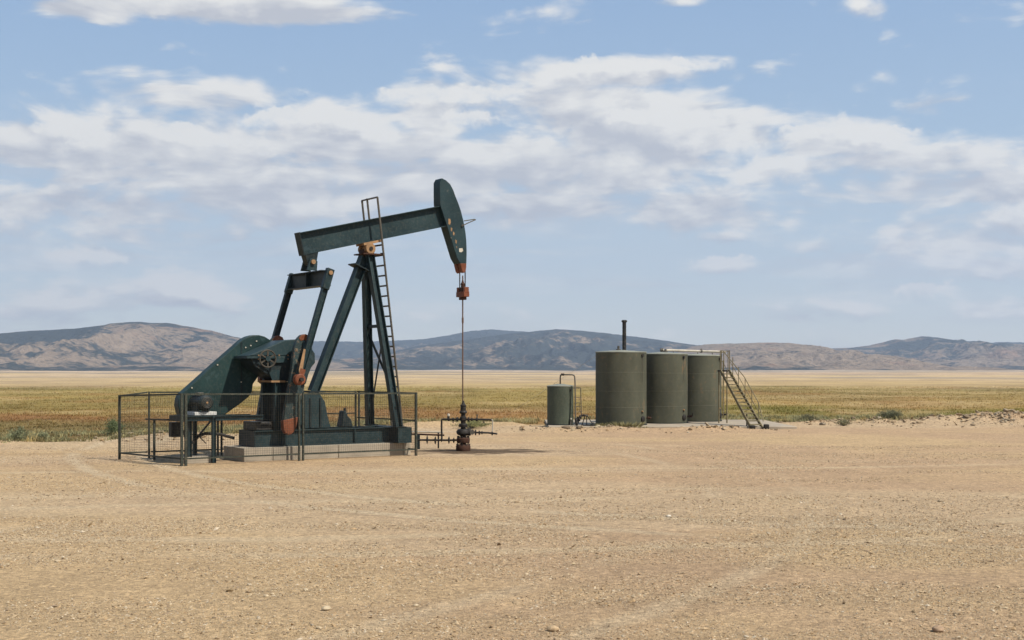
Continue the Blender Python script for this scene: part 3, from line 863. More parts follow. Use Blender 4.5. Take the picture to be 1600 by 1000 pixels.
# --- belt guard
gp = [(284, 651), (280.5, 644), (278.5, 634), (279.5, 623), (283, 616), (287, 612.5), (330, 574), (374, 535.5), (381, 529.5), (389, 525.5), (397, 523.5), (405, 523.5), (414, 526), (422, 531), (429, 539), (432, 549), (430, 560), (420, 575), (404, 588), (395.5, 600), (394, 612), (389, 620), (374, 632), (352, 647.5), (320, 651)]
guard = MB().prism(QP(gp, .50), .50, .84).build('belt_guard', GUARD, pj, bevel=.02)
gs = MB()
gs.prism(QP([(376.5, 535), (378.3, 534), (378.3, 626), (376.5, 628)], .49), .488, .499)
gs.build('guard_seam', GREEN_DARK, guard)
gbolt = MB()
for (px, py) in ((377, 560), (377, 597), (392, 540), (401, 533), (384, 543), (340, 570), (300, 606)):
    q = Q(px, py, .48)
    gbolt.tube((q.x, .475, q.z), (q.x, .5, q.z), .02, 8)
tag(gbolt.build('guard_bolt', PALE, guard), kind='stuff')

# --- motor platform
plz = Q(300, 654.5, -.5).z
plu0, plu1 = QU(289, -.5), QU(411, -.5)
pl_o = MB().box((plu0 + .55, -.04, plz + .075), (1.05, .95, .018)).build('motor_platform', GREEN_DARK, pj)
for yv in (-.5, .42):
    MB().ibeam((plu0, yv, plz), (plu1, yv, plz), .12, .13, .014, .012).build('platform_beam', GREEN, pl_o)
MB().box((plu0 - .03, -.02, plz), (.06, 1.12, .15)).build('end_channel', GREEN_DARK, pl_o)
for (px, yv, zb_, wd) in ((296, -.40, .15, .11), (304.5, .36, .15, .10), (334, -.60, -.02, .10)):
    u = QU(px, yv)
    MB().ibeam((u, yv, zb_), (u, yv, plz - .066 if yv > -.55 else plz + .06), wd, wd, .012, .01).build('platform_leg', GREEN, pl_o)
u1_, u2_ = QU(304, .36), QU(331, .36)
MB().bar((u1_, .36, .55), (u2_, .36, plz - .07), .05, .04).build('diagonal_brace', GREEN_DARK, pl_o)
MB().path([Q(288, 672, -.3), Q(289.5, 682, -.3), Q(294, 689, -.3), Q(299, 692, -.25), Q(304, 689, -.1), Q(310, 681, 0), Q(320, 677.5, .1), Q(334, 677.5, .15), Q(346, 679, .15), Q(356, 682, .1), Q(366, 684.5, 0)], .045, 8).build('conduit', IRON, pl_o)
MB().path([Q(300, 679, .2), Q(310, 681, .2), Q(317, 688, .2), Q(322, 693, .2)], .014, 6).build('loose_cable', IRON, pl_o)
MB().box((QU(273, .5), .5, Q(273, 671, .5).z), (.26, .25, .40)).build('junction_box', BLACK, pl_o, bevel=.01)
MB().bar(Q(227, 655, 1.2), Q(266, 656, 1.0), .05, .05).build('brake_lever', IRON, pl_o)
lg = Q(241, 655, 1.18)
MB().bar((lg.x, lg.y, 0), (lg.x, lg.y, lg.z), .055, .055, side=(0, 1, 0)).build('lever_post', FENCE, pl_o)

# --- ladder up the samson post
lt, lb_ = Q(589.7, 308, -.33), Q(629, 667, -.33)
lad = MB()
lad_o = MB().tube(lb_ + Vector((0, 0, .0)), lt, .032, 8).build('ladder', STEEL, pj)
lad_o.name = 'ladder'
off = Vector((0, .64, 0))
MB().tube(lb_ + off, lt + off + Vector((0, 0, .03)), .032, 8).build('rail', STEEL, lad_o)
zd = (lt - lb_).normalized()
pz = lt + Vector((0, .96, 0))
MB().tube(pz - zd * 1.25, pz, .032, 8).build('rail', STEEL, lad_o)
MB().path([lt, lt + off, pz], .026, 8).build('hoop_bar', STEEL, lad_o)
nr_ = int((lt - lb_).length / .30)
rung0 = None
zmax = b0.lerp(b1, (lt.x - b0.x) / (b1.x - b0.x)).z - bdepth / 2 - .12
for k in range(1, nr_):
    p = lb_ + zd * (k * .30)
    if p.z > zmax:
        break
    if rung0 is None:
        rung0 = MB().tube((0, 0, 0), (0, .64, 0), .026, 6).build('rung', STEEL, lad_o)
        rg = rung0
    else:
        rg = rung0.copy()
        COL.objects.link(rg)
        rg.parent = lad_o
    rg.location = p
lc = Q(597, 398, -.33)
MB().bar((utop + .25, -.25, ztop + .02), (lc.x + .03, -.33, ztop + .02), .06, .05).build('ladder_bracket', IRON, lad_o)

# --- horsehead
HW = .19
hp = [(690.4, 278.3), (697, 281.5), (703.6, 287.6), (708.5, 297), (712, 306.8), (716.5, 318), (720.4, 329.6), (723.6, 342), (726, 353.6), (727.7, 364), (728.8, 375), (729.3, 386), (729.4, 397), (729, 411.5), (719, 411.5), (714, 403), (706, 377), (698.8, 354), (687.6, 319), (687.3, 300), (687.4, 284)]
head = MB().prism(QP(hp, -HW), -HW, HW).build('horsehead', GREEN_HEAD, pj, bevel=.012)
tipp = [(728.9, 411.6), (728.4, 419), (727.2, 425), (724.6, 426.5), (722.2, 424), (719.2, 411.6)]
for (ya, yb) in ((-HW - .006, -.05), (.05, HW + .006)):
    MB().prism(QP(tipp, -HW), ya, yb).build('painted_tip', ORANGE, head, bevel=.01)
MB().prism(QP([(717.3, 388.2), (722.6, 387.6), (723.8, 392), (721, 394.2), (717.6, 393.6)], -HW - .004), -HW - .005, -HW + .002).build('worn_decal', PALE, head, smooth=0)
for chip in ([(700.5, 341.5), (703.5, 342), (704.5, 347), (703, 351.5), (700.8, 350)], [(704.5, 355), (707, 357), (706, 362), (704.3, 360)], [(708, 361.5), (710.4, 364), (709.6, 368), (708, 367)], [(711.5, 374), (713.8, 376), (713.3, 381), (711.8, 379.5)], [(712.6, 384.5), (714, 385.5), (713.8, 388)]):
    MB().prism(QP(chip, -HW - .004), -HW - .004, -HW + .002).build('paint_chip', RUST_TAN, head, smooth=0)
MB().box((Q(692, 300, 0).x - .14, 0, Q(684, 300, 0).z), (.02, .30, .55)).build('back_panel', RUST, head)
MB().path([Q(723, 352.3, -HW - .02), Q(733, 347.6, -HW - .02), Q(743, 343.3, -HW - .02), Q(741, 342.6, -HW + .1), Q(725, 345.2, -HW + .1)], .018, 6).build('guide_bracket', STEEL, head)
MB().tube(Q(722.8, 352.3, -HW - .05), Q(722.8, 352.3, -HW + .02), .035, 8).build('bracket_bolt', STEEL, head)
# bridle, carrier bar, polished rod
carz = Q(723, 456, 0).z
for yv in (-.155, .155):
    t_ = Q(727.5, 412, -HW)
    MB().tube((-.01, yv, carz - .02), (-.01, yv, t_.z + .15), .018, 8).build('bridle_cable', IRON, pj)
car = MB().box((0, 0, carz - .08), (.20, .46, .16)).build('carrier_bar', ORANGE, pj, bevel=.012)
for yv in (-.19, .19):
    MB().box((0, yv, carz + .05), (.16, .09, .18)).build('cable_socket', ORANGE, car, bevel=.012)
MB().box((0, 0, carz - .20), (.14, .24, .10)).build('carrier_seat', RUST, car, bevel=.01)
MB().lathe([(.03, 0), (.075, 0), (.075, .13), (.055, .15), (.06, .22), (.07, .24), (.045, .28), (.03, .33), (.02, .36)], (0, 0, carz), (0, 0, 1), 10).build('rod_clamp', RUST, car)
wtop = Q(723.6, 630, 0).z
MB().tube((0, 0, wtop - .05), (0, 0, carz + .5), .021, 8).build('polished_rod', ROD, pj)
MB().tube((0, 0, Q(723, 505, 0).z), (0, 0, Q(723, 496, 0).z), .032, 8).build('rod_coupling', ROD, pj)

# ------------------------------------------------------------------ electric motor (bolted on the platform, can be lifted off)
mp = Q(321.5, 629, -.42)
mo = empty('electric_motor', ORG + AX * mp.x + BX * 0.0 + Vector((0, 0, plz + .085)), TH, 'dark finned electric motor on a white base at the lower end of the belt guard', 'motor')
mz = mp.z - (plz + .085)
MB().lathe([(.03, -.05), (.19, -.05), (.20, 0), (.20, .05)], (0, -.33, mz), (0, 1, 0), 24).build('end_bell', GREEN_DARK, mo)
MB().lathe([(.19, 0), (.19, .62)], (0, -.28, mz), (0, 1, 0), 24).build('motor_body', GREEN_DARK, mo)
fin = MB()
for k in range(18):
    t = 2 * math.pi * k / 18
    d = Vector((math.cos(t), 0, math.sin(t)))
    fin.bar(Vector((0, -.24, mz)) + d * .19, Vector((0, .30, mz)) + d * .19, .012, .04, side=d.cross(Vector((0, 1, 0))))
fin.build('cooling_fins', GREEN_DARK, mo)
MB().lathe([(.02, -.01), (.12, -.01), (.175, .03), (.20, .05), (.205, .14)], (0, -.50, mz), (0, 1, 0), 24).build('fan_cover', GREEN_DARK, mo)
fr = MB()
for rr in (.06, .10, .14):
    fr.path([(rr * math.cos(t), -.512, mz + rr * math.sin(t)) for t in np.linspace(0, 2 * math.pi, 25)], .006, 5)
fr.build('fan_grille', STEEL, mo)
MB().tube((0, -.535, mz), (0, -.45, mz), .03, 10).build('shaft_end', RUST_TAN, mo)
MB().tube((0, .34, mz), (0, .52, mz), .035, 10).build('drive_shaft', IRON, mo)
MB().box((-.02, -.02, mz + .22), (.16, .22, .09)).build('terminal_box', STEEL, mo, bevel=.01)
MB().box((.02, -.06, .045), (.62, .62, .09)).build('motor_base', WHITE, mo, bevel=.008)
for sx in (-.14, .14):
    MB().box((sx, -.05, (mz - .10 + .09) / 2), (.06, .42, max(.05, mz - .10 - .09 + .02))).build('motor_foot', GREEN_DARK, mo)

# small concrete block under the platform legs
u0_, u1_ = QU(288, -.5), QU(331, -.5)
tag(MB().box((0, 0, .06), (u1_ - u0_, 1.0, .20)).build('concrete_footing', CONC, bevel=.012), 'small concrete footing under the motor platform legs, left of the long foundation', 'footing')
bpy.data.objects['concrete_footing'].location = ORG + AX * ((u0_ + u1_) / 2) + BX * 0.0
bpy.data.objects['concrete_footing'].rotation_euler = (0, 0, TH)

# ------------------------------------------------------------------ mesh fence round the unit
fe = empty('mesh_fence', ORG + AX * -5.5 + BX * .5, TH, 'rusty dark green wire mesh fence enclosing the pumpjack', 'fence')
WN, WB = -1.12, 2.15
A0 = Vector((QU(186.8, WB), WB, 0))
A1 = Vector((QU(284, WN), WN, 0))
A2 = Vector((QU(470, WN), WN, 0))
A3 = Vector((QU(650, WN), WN, 0))
A4 = Vector((QU(557.5, WB), WB, 0))
A5 = Vector((QU(343, WB), WB, 0))
A6 = Vector((QU(233, WB), WB, 0))
def fl2(p):
    return Vector((p.x + 5.5, p.y - .5, p.z))
FH = {0: Q(187, 617, WB).z, 1: Q(284, 614.5, WN).z, 2: Q(470, 614, WN).z, 3: Q(650, 613, WN).z, 4: Q(557, 613.5, WB).z}
ph = lambda p: float(np.interp(p.x, [A0.x, A1.x, A2.x, A3.x], [FH[0], FH[1], FH[2], FH[3]]))
def post(p, tw=.06, h=None, dx=0.0):
    p = Vector((p.x + dx, p.y, 0))
    MB().box(fl2(p) + Vector((0, 0, (h or ph(p)) / 2 - .04)), (tw, tw, (h or ph(p)) + .08)).build('post', FENCE, fe)
for p, dxs in ((A0, (0,)), (A1, (0, .11)), (A2, (-.05, .07)), (A3, (0,)), (A4, (-.04, .08)), (A5, (-.05, .06)), (A6, (0,))):
    for dx in dxs:
        post(p, .062 if p in (A0, A1, A3) else .05, None, dx)
def panel(p, q, mesh=True, mid=None, bot=.17):
    d = (q - p)
    L = d.length
    dn = d.normalized()
    hp, hq = ph(p), ph(q)
    a, b = p + dn * .05, q - dn * .05
    MB().bar(fl2(Vector((a.x, a.y, hp - .025))), fl2(Vector((b.x, b.y, hq - .025))), .045, .045, side=(0, 0, 1)).build('top_rail', FENCE, fe)
    MB().bar(fl2(Vector((a.x, a.y, bot))), fl2(Vector((b.x, b.y, bot))), .04, .04, side=(0, 0, 1)).build('bottom_rail', FENCE, fe)
    if mid:
        MB().bar(fl2(Vector((a.x, a.y, mid))), fl2(Vector((b.x, b.y, mid))), .035, .035, side=(0, 0, 1)).build('middle_rail', FENCE, fe)
    if mesh:
        wm = MB()
        r = .0015
        n = int(L / .065)
        for k in range(1, n):
            c = p + dn * (k * L / n)
            t = hp + (hq - hp) * k / n
            c = fl2(c)
            wm.bar((c.x, c.y, bot + .02), (c.x, c.y, t - .05), 2 * r, 2 * r)
        nz = int((hp - bot) / .065)
        for k in range(1, nz):
            f = k / nz
            wm.bar(fl2(Vector((a.x, a.y, bot + (hp - bot) * f))), fl2(Vector((b.x, b.y, bot + (hq - bot) * f))), 2 * r, 2 * r, side=(0, 0, 1))
        tag(wm.build('wire_mesh', WIRE, fe, smooth=0), kind='stuff')
panel(A0, A1)
panel(A1, A2)
panel(A2, A3)
panel(A3, A4, mid=Q(620, 653, 1).z)
panel(A0, A6)
panel(A6, A5)
panel(A5, A4, mid=Q(530, 646, WB).z)

# ------------------------------------------------------------------ wellhead
WHY = 39.5
def W(x, y, dy=0.0):
    p = at_depth(x, y, WHY) - ORG
    return Vector((p.x, dy, p.z))
wh = empty('wellhead', ORG, 0, 'dark oily wellhead with rusty base flanges and side pipes below the horsehead', 'wellhead')
c0 = W(723.8, 650)
def wz(y):
    return W(723.8, y).z
ppm = FOC / WHY
def stack(rows):
    return [(r / ppm, wz(y)) for (y, r) in rows]
MB().lathe(stack([(705, 1), (705, 10.5), (702, 11.4), (697, 11.4), (694.5, 10), (694, 4.6), (692, 4.6), (691.5, 9.8), (690, 10.3), (685, 10.3), (683.6, 9.2), (683.2, 4.5), (683, 1)]), (c0.x, 0, 0), n=24).build('casing_flange', RUST, wh)
MB().lathe(stack([(683.4, 4.2), (681, 4.4), (679.5, 8.5), (677, 10.6), (673.5, 10.6), (671, 9.0), (669.8, 4.2), (667.5, 3.8), (667, 6.6), (665.5, 7.0), (663.2, 7.0), (662.2, 6.2), (661.8, 3.8), (658, 4.0), (656.6, 5.4), (652, 5.4), (650.5, 3.6), (648.5, 3.6), (648, 3.6)]), (c0.x, 0, 0), n=20).build('tubing_head', IRON, wh)
MB().lathe(stack([(648.2, 3.6), (646.5, 3.4), (645.8, 5.6), (644, 6.2), (642, 5.2), (641.5, 4.2), (637, 4.4), (636, 3.6), (635, 4.8), (633, 4.8), (632, 3.2), (629, 2.0), (626, 1.5)]), (c0.x, 0, 0), n=16).build('stuffing_box', IRON, wh)
bol = MB()
for yy, rr in ((705, 10.2), (692.5, 9.0)):
    for k in range(10):
        t = 2 * math.pi * k / 10 + .2
        bol.tube((c0.x + rr / ppm * math.cos(t), rr / ppm * math.sin(t), wz(yy) - .01), (c0.x + rr / ppm * math.cos(t), rr / ppm * math.sin(t), wz(yy - 11.5)), .018, 6)
bol.build('stud_bolt', IRON, wh)
def pipe(name, mat, pts, r, nub=()):
    mb = MB().path([W(*p) if len(p) == 2 else W(*p) for p in pts], r / ppm, 10)
    return mb.build(name, mat, wh)
pl_ = pipe('side_pipe', IRON, [(721, 655.2), (705, 655.2), (692, 655), (690.6, 655.4), (690, 657), (690, 670), (690.3, 686)], 1.5)
pr_ = pipe('side_pipe', IRON, [(727, 655.4), (745, 655.3), (762, 655.6), (768, 656)], 1.5)
pipe('bent_pipe', PALE, [(761, 655.4), (767, 655.6), (769.3, 656.2), (769.8, 658), (769.6, 668), (769.2, 681)], .95)
pipe('side_pipe', IRON, [(728, 674.5), (745, 675.8), (762, 676.2), (772, 677.2), (777, 678)], 1.4)
pipe('side_pipe', IRON, [(716, 687.6), (700, 687.8), (672, 687.6), (652, 687.4)], 1.5)
def knob(parent, mat, x, y, rs, axis=(1, 0, 0), name='union'):
    q = W(x, y)
    MB().lathe([(r * 1.25 / ppm, h * 1.25 / ppm) for (r, h) in rs], q, axis, 10).build(name, mat, parent)
for (x, y, r) in ((714.5, 655.2, 2.8), (708, 655.2, 2.0), (701, 655.2, 2.4), (732, 655.4, 2.9), (737, 655.4, 2.0), (745, 655.4, 2.4)):
    knob(pl_ if x < 724 else pr_, IRON, x, y, [(.4, -1.3), (r, -1.2), (r, 1.2), (.4, 1.3)])
for (x, y, r) in ((738.5, 675.2, 3.2), (743, 675.8, 3.4), (749, 676, 2.6), (753, 676, 1.9), (769, 677, 2.2)):
    knob(pr_, IRON, x, y, [(.4, -1.1), (r, -.9), (r, .9), (.4, 1.1)])
for (x, y, r) in ((709, 688, 3.4), (701.5, 687.5, 4.6), (690, 686.6, 3.2), (680.2, 688, 5.0), (667.5, 687, 5.2)):
    knob(pl_, IRON, x, y, [(.4, -1.2), (r * .5, -1.1), (r, -.4), (r, .4), (r * .5, 1.1), (.4, 1.2)])
knob(pl_, IRON, 700.8, 655, [(1.4, 0), (1.4, 4), (.8, 4.5)], (0, 0, 1), 'valve_stem')
knob(pl_, PALE, 700.8, 650.6, [(.5, 0), (1.7, .4), (1.7, 2.6), (1.0, 3.4)], (0, 0, 1), 'valve_cap')
knob(pr_, STEEL, 745.5, 654, [(.8, 0), (.8, 4), (1.6, 4.2), (1.6, 5)], (0, 0, 1), 'valve_stem')
knob(pr_, IRON, 733, 674.8, [(.5, -2.5), (4.4, -2.2), (5, 0), (4.4, 2.2), (.5, 2.5)], (1, 0, 0), 'gate_valve')
for (x, y) in ((708, 657), (756, 657.2)):
    knob(pl_ if x < 724 else pr_, IRON, x, y, [(.7, -3.2), (.7, 0)], (0, 0, 1), 'drain_plug')
hx = W(738, 675, -.12)
MB().lathe([(.01, 0), (.075, 0), (.075, .02), (.01, .02)], hx, (0, 1, 0), 14).build('valve_wheel', STEEL, wh)

# flow lines between fence and wellhead
fl_o = empty('flow_line', ORG + Vector((-1.3, .9, 0)), 0, 'rusty red flow pipe on a short post between the fence corner and the wellhead', 'pipe')
def FLP(x, y, Y):
    return at_depth(x, y, Y) - Vector(fl_o.location)
MB().path([FLP(600, 677.5, 40.9), FLP(655, 678.6, 40.4), FLP(694, 680, 40.2)], .028, 8).build('pipe_run', RUST, fl_o)
MB().path([FLP(636, 674.5, 41.2), FLP(660, 675, 41.0), FLP(686, 675.4, 40.8), FLP(693, 676.4, 40.8)], .022, 8).build('upper_pipe', PALE, fl_o)
pp = FLP(653.6, 679, 40.4)
MB().box((pp.x, pp.y, pp.z / 2 - .03), (.10, .10, pp.z + .06)).build('support_post', GREEN_DARK, fl_o)
pp = FLP(685, 676, 40.8)
MB().box((pp.x, pp.y, pp.z / 2 - .03), (.05, .05, pp.z + .04)).build('support_post', IRON, fl_o)

# ------------------------------------------------------------------ tank battery
tag(MB().box((0, 0, 0), (10.4, 7.4, .18)).build('concrete_pad', PADC, bevel=.02), kind='structure')
bpy.data.objects['concrete_pad'].location = (6.75, 57.35, .01)
PZ = .10
SUNSIDE = Vector((.50, -.866, 0))
def tank(x0, x1, ytop, Yc, label, name='storage_tank', mat=TANK, courses=4, group='olive oil storage tanks in a row', seams=(0, .25, .47, .73, 1.0), roofh=.07):
    X0, X1 = (x0 - 800) / FOC * Yc, (x1 - 800) / FOC * Yc
    c = Vector(((X0 + X1) / 2, Yc, PZ))
    r = (X1 - X0) / 2 * .9995
    top_z = EYE - (ytop - HOR) / FOC * (Yc - r * .3)
    h = top_z - PZ
    t = empty(name, c, 0, label, 'storage tank', group)
    for i in range(courses):
        z0, z1 = h * seams[i], h * seams[i + 1]
        rr = r - .002 * (i % 2)
        MB().lathe([(rr, z0), (rr, z1)], n=72).build('shell_course', mat, t, smooth=50)
        if i:
            MB().lathe([(r - .01, z0 - .007), (r + .003, z0 - .005), (r + .003, z0 + .005), (r - .01, z0 + .007)], n=72).build('weld_seam', SEAM, t, smooth=0)
    MB().lathe([(r - .05, h), (r + .012, h), (r + .014, h + .035), (r - .02, h + .05), (r * .5, h + .05 + roofh * .55), (.12, h + .05 + roofh), (.02, h + .05 + roofh)], n=64).build('roof', ROOF, t, smooth=60)
    MB().lathe([(r * .9, -.02), (r + .03, -.02), (r + .03, .035), (r * .9, .035)], n=48).build('base_ring', GREEN_DARK, t)
    return t, c, r, h
def on_shell(r, az_deg, z, out=0.0):
    a = R(az_deg)                            # 0 faces the camera, positive to the right
    return Vector((math.sin(a) * (r + out), -math.cos(a) * (r + out), z))
def fittings(t, r, h, a_low, valve_mat=RUST, gauge=True):
    d = on_shell(1, a_low, 0)
    p = on_shell(r, a_low, .27)
    mw = MB().lathe([(.02, -.01), (.13, -.01), (.13, .05), (.10, .07), (.02, .08)], p, d, 18).build('shadow_disc', IRON, t)  # dark disc standing in for the shadow shape low on the shell
    d2 = on_shell(1, a_low + 24, 0)
    p2 = on_shell(r, a_low + 24, .30)
    vo = MB().lathe([(.02, -.02), (.035, -.02), (.035, .08), (.07, .08), (.07, .11), (.04, .11), (.05, .15), (.05, .19), (.03, .21), (.02, .22)], p2, d2, 12).build('outlet_valve', valve_mat, t)
    MB().tube(p2 + d2 * .22, p2 + d2 * .22 + Vector((0, 0, .15)), .02, 6).build('valve_handle', IRON, vo)
    p3 = on_shell(r, a_low - 3, .60)
    MB().lathe([(.02, -.01), (.035, -.01), (.035, .06), (.02, .07)], p3, d, 10).build('drain_cock', RUST_TAN, t)
    MB().tube(p3 + d * .03, p3 + d * .03 - Vector((0, 0, .10)), .02, 6).build('cock_stem', IRON, t)
    if gauge:
        p4 = on_shell(r, a_low - 2, h - .12)
        MB().lathe([(.02, -.01), (.065, -.01), (.065, .06), (.02, .07)], p4, d, 12).build('level_gauge', BLACK, t)
        MB().tube(p4 + d * .03, on_shell(r, a_low - 2, h * .60, .03), .006, 5).build('gauge_wire', STEEL, t)
t1, c1, r1, h1 = tank(930.6, 1010, 551, 55.5, 'widest olive green storage tank, with a tall black vent pipe on its roof')
t2, c2_, r2, h2 = tank(997.5, 1074.3, 554, 57.5, 'olive green storage tank in the middle, partly behind the tank with the vent pipe')
t3, c3, r3, h3 = tank(1052.5, 1127, 556.5, 59.6, 'farthest olive green storage tank with brown streaks, beside the steel stairs')
fittings(t1, r1, h1, 52)
fittings(t2, r2, h2, 50)
fittings(t3, r3, h3, 58, IRON)
# vent stack on the first tank
vx = (975.6 - 970.3) / FOC * 55.5
vz = EYE - (500 - HOR) / FOC * 55.5 - PZ
vent = MB().lathe([(.02, h1 + .08), (.085, h1 + .08), (.085, vz - .10), (.12, vz - .09), (.125, vz - .03), (.09, vz), (.02, vz + .005)], (vx, .05, 0), n=16).build('vent_pipe', BLACK, t1)
MB().lathe([(.11, 0), (.11, .03), (.05, .05), (.05, .16), (.02, .18)], (-.12, -.1, h1 + .12), n=10).build('thief_hatch', STEEL, t1)
MB().lathe([(.12, 0), (.12, .03), (.06, .05), (.06, .12), (.02, .13)], (.1, -.1, h2 + .12), n=10).build('thief_hatch', STEEL, t2)
# ladder against the third tank
la = MB()
a3 = 72
lp0, lp1 = on_shell(r3, a3 - 5, .15, .10), on_shell(r3, a3 + 12, .15, .10)
ztl = h3 - .35
lo3 = MB().tube(lp0, lp0 + Vector((0, 0, ztl)), .022, 6).tube(lp1, lp1 + Vector((0, 0, ztl)), .022, 6).build('ladder', STAIR, t3)
for k in range(1, int(ztl / .30)):
    MB().tube(lp0 + Vector((0, 0, k * .3)), lp1 + Vector((0, 0, k * .3)), .014, 6).build('rung', STAIR, lo3)

# guy wire to the left of the first tank
gw = MB().tube(Vector((c1.x - r1 + .02, c1.y + .1, at_depth(930, 556, 55.6).z)), Vector((at_depth(783, 655, 64.0).x, 64.0, 0.0)), .006, 6).build('guy_wire', PALE)
tag(gw, 'thin pale guy wire slanting down left from the rim of the widest tank', 'wire')

# pale pipe along the tank tops
vl = empty('vent_line', (c2_.x, c2_.y, PZ + h2), 0, 'long pale horizontal vent pipe lying above the roofs of the two right-hand tanks', 'pipe')
def VL(x, y, Y):
    return at_depth(x, y, Y) - Vector(vl.location)
MB().path([VL(1034, 547, 58.3), VL(1065, 547.8, 58.9), VL(1096, 548.8, 59.5), VL(1134, 549.8, 59.4)], .055, 10).build('pipe_run', PALE, vl)
knb = VL(1034.5, 547, 58.3)
MB().lathe([(.02, -.08), (.085, -.08), (.085, .04), (.02, .04)], knb, (1, .1, 0), 12).build('end_flange', STEEL, vl)
knb = VL(1095.5, 548.7, 59.5)
MB().lathe([(.02, -.06), (.08, -.05), (.08, .05), (.02, .06)], knb, (1, .1, 0), 12).tube(knb, knb + Vector((0, 0, .12)), .025, 6).build('valve', STEEL, vl)
for (x, Y) in ((1052, 58.65), (1113, 59.5), (1090, 59.4)):
    p = VL(x, 548 + (x - 1034) * .02, Y)
    q_ = Vector((p.x, p.y, min(p.z - .1, .0) - .05))
    MB().tube(p, q_, .016, 6).build('pipe_support', STEEL, vl)

# ------------------------------------------------------------------ stairway
sg0 = ground_pt(1174, 670.5, .0)
Yt = 56.4
st_t = at_depth(1126.5, 580, Yt)
off_t = at_depth(1137.5, 580, Yt) - st_t
sg1 = sg0 + Vector((.50, .12, 0))
stw = empty('stairway', sg0, 0, 'steep rusty olive steel stairs with a handrail climbing to the far right tank', 'stairs')
def SL(p):
    return Vector(p) - sg0
n_top = SL(st_t)
f_top = SL(st_t) + Vector((.40, .10, 0))
n_bot, f_bot = SL(sg0), SL(sg1)
run = (n_top - n_bot)
for a, b in ((n_bot, n_top), (f_bot, f_top)):
    MB().bar(a + Vector((0, 0, .02)), b, .04, .15, side=Vector((1, .2, 0))).build('stringer', STAIR, stw)
NT_ = 15
for k in range(1, NT_ + 1):
    f = k / (NT_ + 1)
    a, b = n_bot.lerp(n_top, f), f_bot.lerp(f_top, f)
    MB().bar(a + Vector((0, 0, .03)), b + Vector((0, 0, .03)), .24, .045, side=Vector((run.x, run.y, 0))).build('tread', STAIR, stw)
# landing
lz = n_top.z
l0, l1 = n_top, f_top
bk = Vector((c3.x + r3 * .75, c3.y - r3 * .55, 0)) - sg0
MB().add([(l0.x - .06, l0.y, lz - .02), (l1.x + .02, l1.y, lz - .02), (l1.x + .02, l1.y + .6, lz - .02), (l0.x - .06, l0.y + .6, lz - .02), (l0.x - .06, l0.y, lz + .05), (l1.x + .02, l1.y, lz + .05), (l1.x + .02, l1.y + .6, lz + .05), (l0.x - .06, l0.y + .6, lz + .05)], [(0, 1, 2, 3), (4, 5, 6, 7), (0, 1, 5, 4), (1, 2, 6, 5), (2, 3, 7, 6), (3, 0, 4, 7)]).build('landing', IRON, stw)
for (dx_, dy_) in ((.0, .57), (.36, .57)):
    MB().tube(l0 + Vector((dx_, dy_, 0)), Vector((l0.x + dx_, l0.y + dy_, -.05)), .03, 8).build('landing_leg', STAIR, stw)
rh = .90
for (p, h_) in ((l0 + Vector((.03, .05, 0)), rh), (l0 + Vector((.06, .55, 0)), rh), (l1 + Vector((.0, .02, 0)), rh), (l1 + Vector((.04, .65, 0)), rh), (l0 + Vector((.16, .2, 0)), rh)):
    MB().tube(p, p + Vector((0, 0, h_)), .02, 6).build('landing_post', STAIR, stw)
ht = f_top + Vector((0, 0, rh))
MB().path([l0 + Vector((.03, .05, rh)), l0 + Vector((.06, .55, rh)), l1 + Vector((.04, .65, rh)), ht], .02, 6).build('landing_rail', STAIR, stw)
hb = f_bot + Vector((0, 0, .70))
MB().path([l0 + Vector((.10, .05, rh)), f_bot.lerp(f_top, .55) + Vector((.0, 0, rh - .05)), f_bot.lerp(f_top, .12) + Vector((0, 0, .80)), f_bot + Vector((.02, 0, .32))], .02, 6).build('handrail', STAIR, stw)
MB().path([ht - Vector((0, 0, .45)), f_bot.lerp(f_top, .06) + Vector((0, 0, .42))], .016, 6).build('middle_rail', STAIR, stw)
MB().path([l0 + Vector((.05, .0, .45)), n_bot.lerp(n_top, .70) + Vector((.10, 0, .40))], .014, 6).build('middle_rail', STAIR, stw)
for f in (.12, .32, .52, .72, .9):
    p = f_bot.lerp(f_top, f)
    MB().tube(p, p + Vector((0, 0, .85 if f > .2 else .80)), .017, 6).build('baluster', STAIR, stw)
p = n_bot.lerp(n_top, .18)
MB().tube(Vector((p.x + .05, p.y, -.05)), p + Vector((.05, 0, .18)), .03, 6).build('prop_leg', IRON, stw)
for q_ in (n_bot + Vector((.05, .0, .06)), f_bot + Vector((.15, 0, .10))):
    MB().box(q_, (.20, .26, .20)).build('foot_block', IRON, stw, bevel=.03)

# ------------------------------------------------------------------ small tank, its pipe loop, manifold
ts, cs, rs_, hs = tank(855, 896, 604, 55.4, 'small olive green tank with a looped pipe on top, left of the three big tanks', 'small_tank', TANK_S, 1, None, (0, 1), .07)
def TS(x, y, Y=55.0):
    return at_depth(x, y, Y) - cs
MB().path([TS(875.3, 603, 55.3), TS(875.4, 590, 55.2), TS(875.8, 586.5, 55.2), TS(878.5, 585.2, 55.1), TS(884, 585.4, 55.1), TS(894, 585.6, 55), TS(896.8, 586.6, 55), TS(898, 589.5, 55), TS(898.6, 600, 54.9), TS(899, 650, 54.8), TS(899, 665.5, 54.8)], .03, 8).build('looped_pipe', STEEL, ts)
MB().lathe([(.02, -.08), (.05, -.07), (.055, .07), (.02, .08)], TS(879, 585.2, 55.1), (1, 0, 0), 10).build('pipe_elbow', IRON, ts)
lo = MB().path([TS(895, 606.3, 55), TS(904, 606, 55), TS(906.5, 606, 55), TS(907.3, 607.5, 55), TS(908.2, 644, 55), TS(908.4, 652, 55)], .02, 6).build('ladder', STEEL, ts)
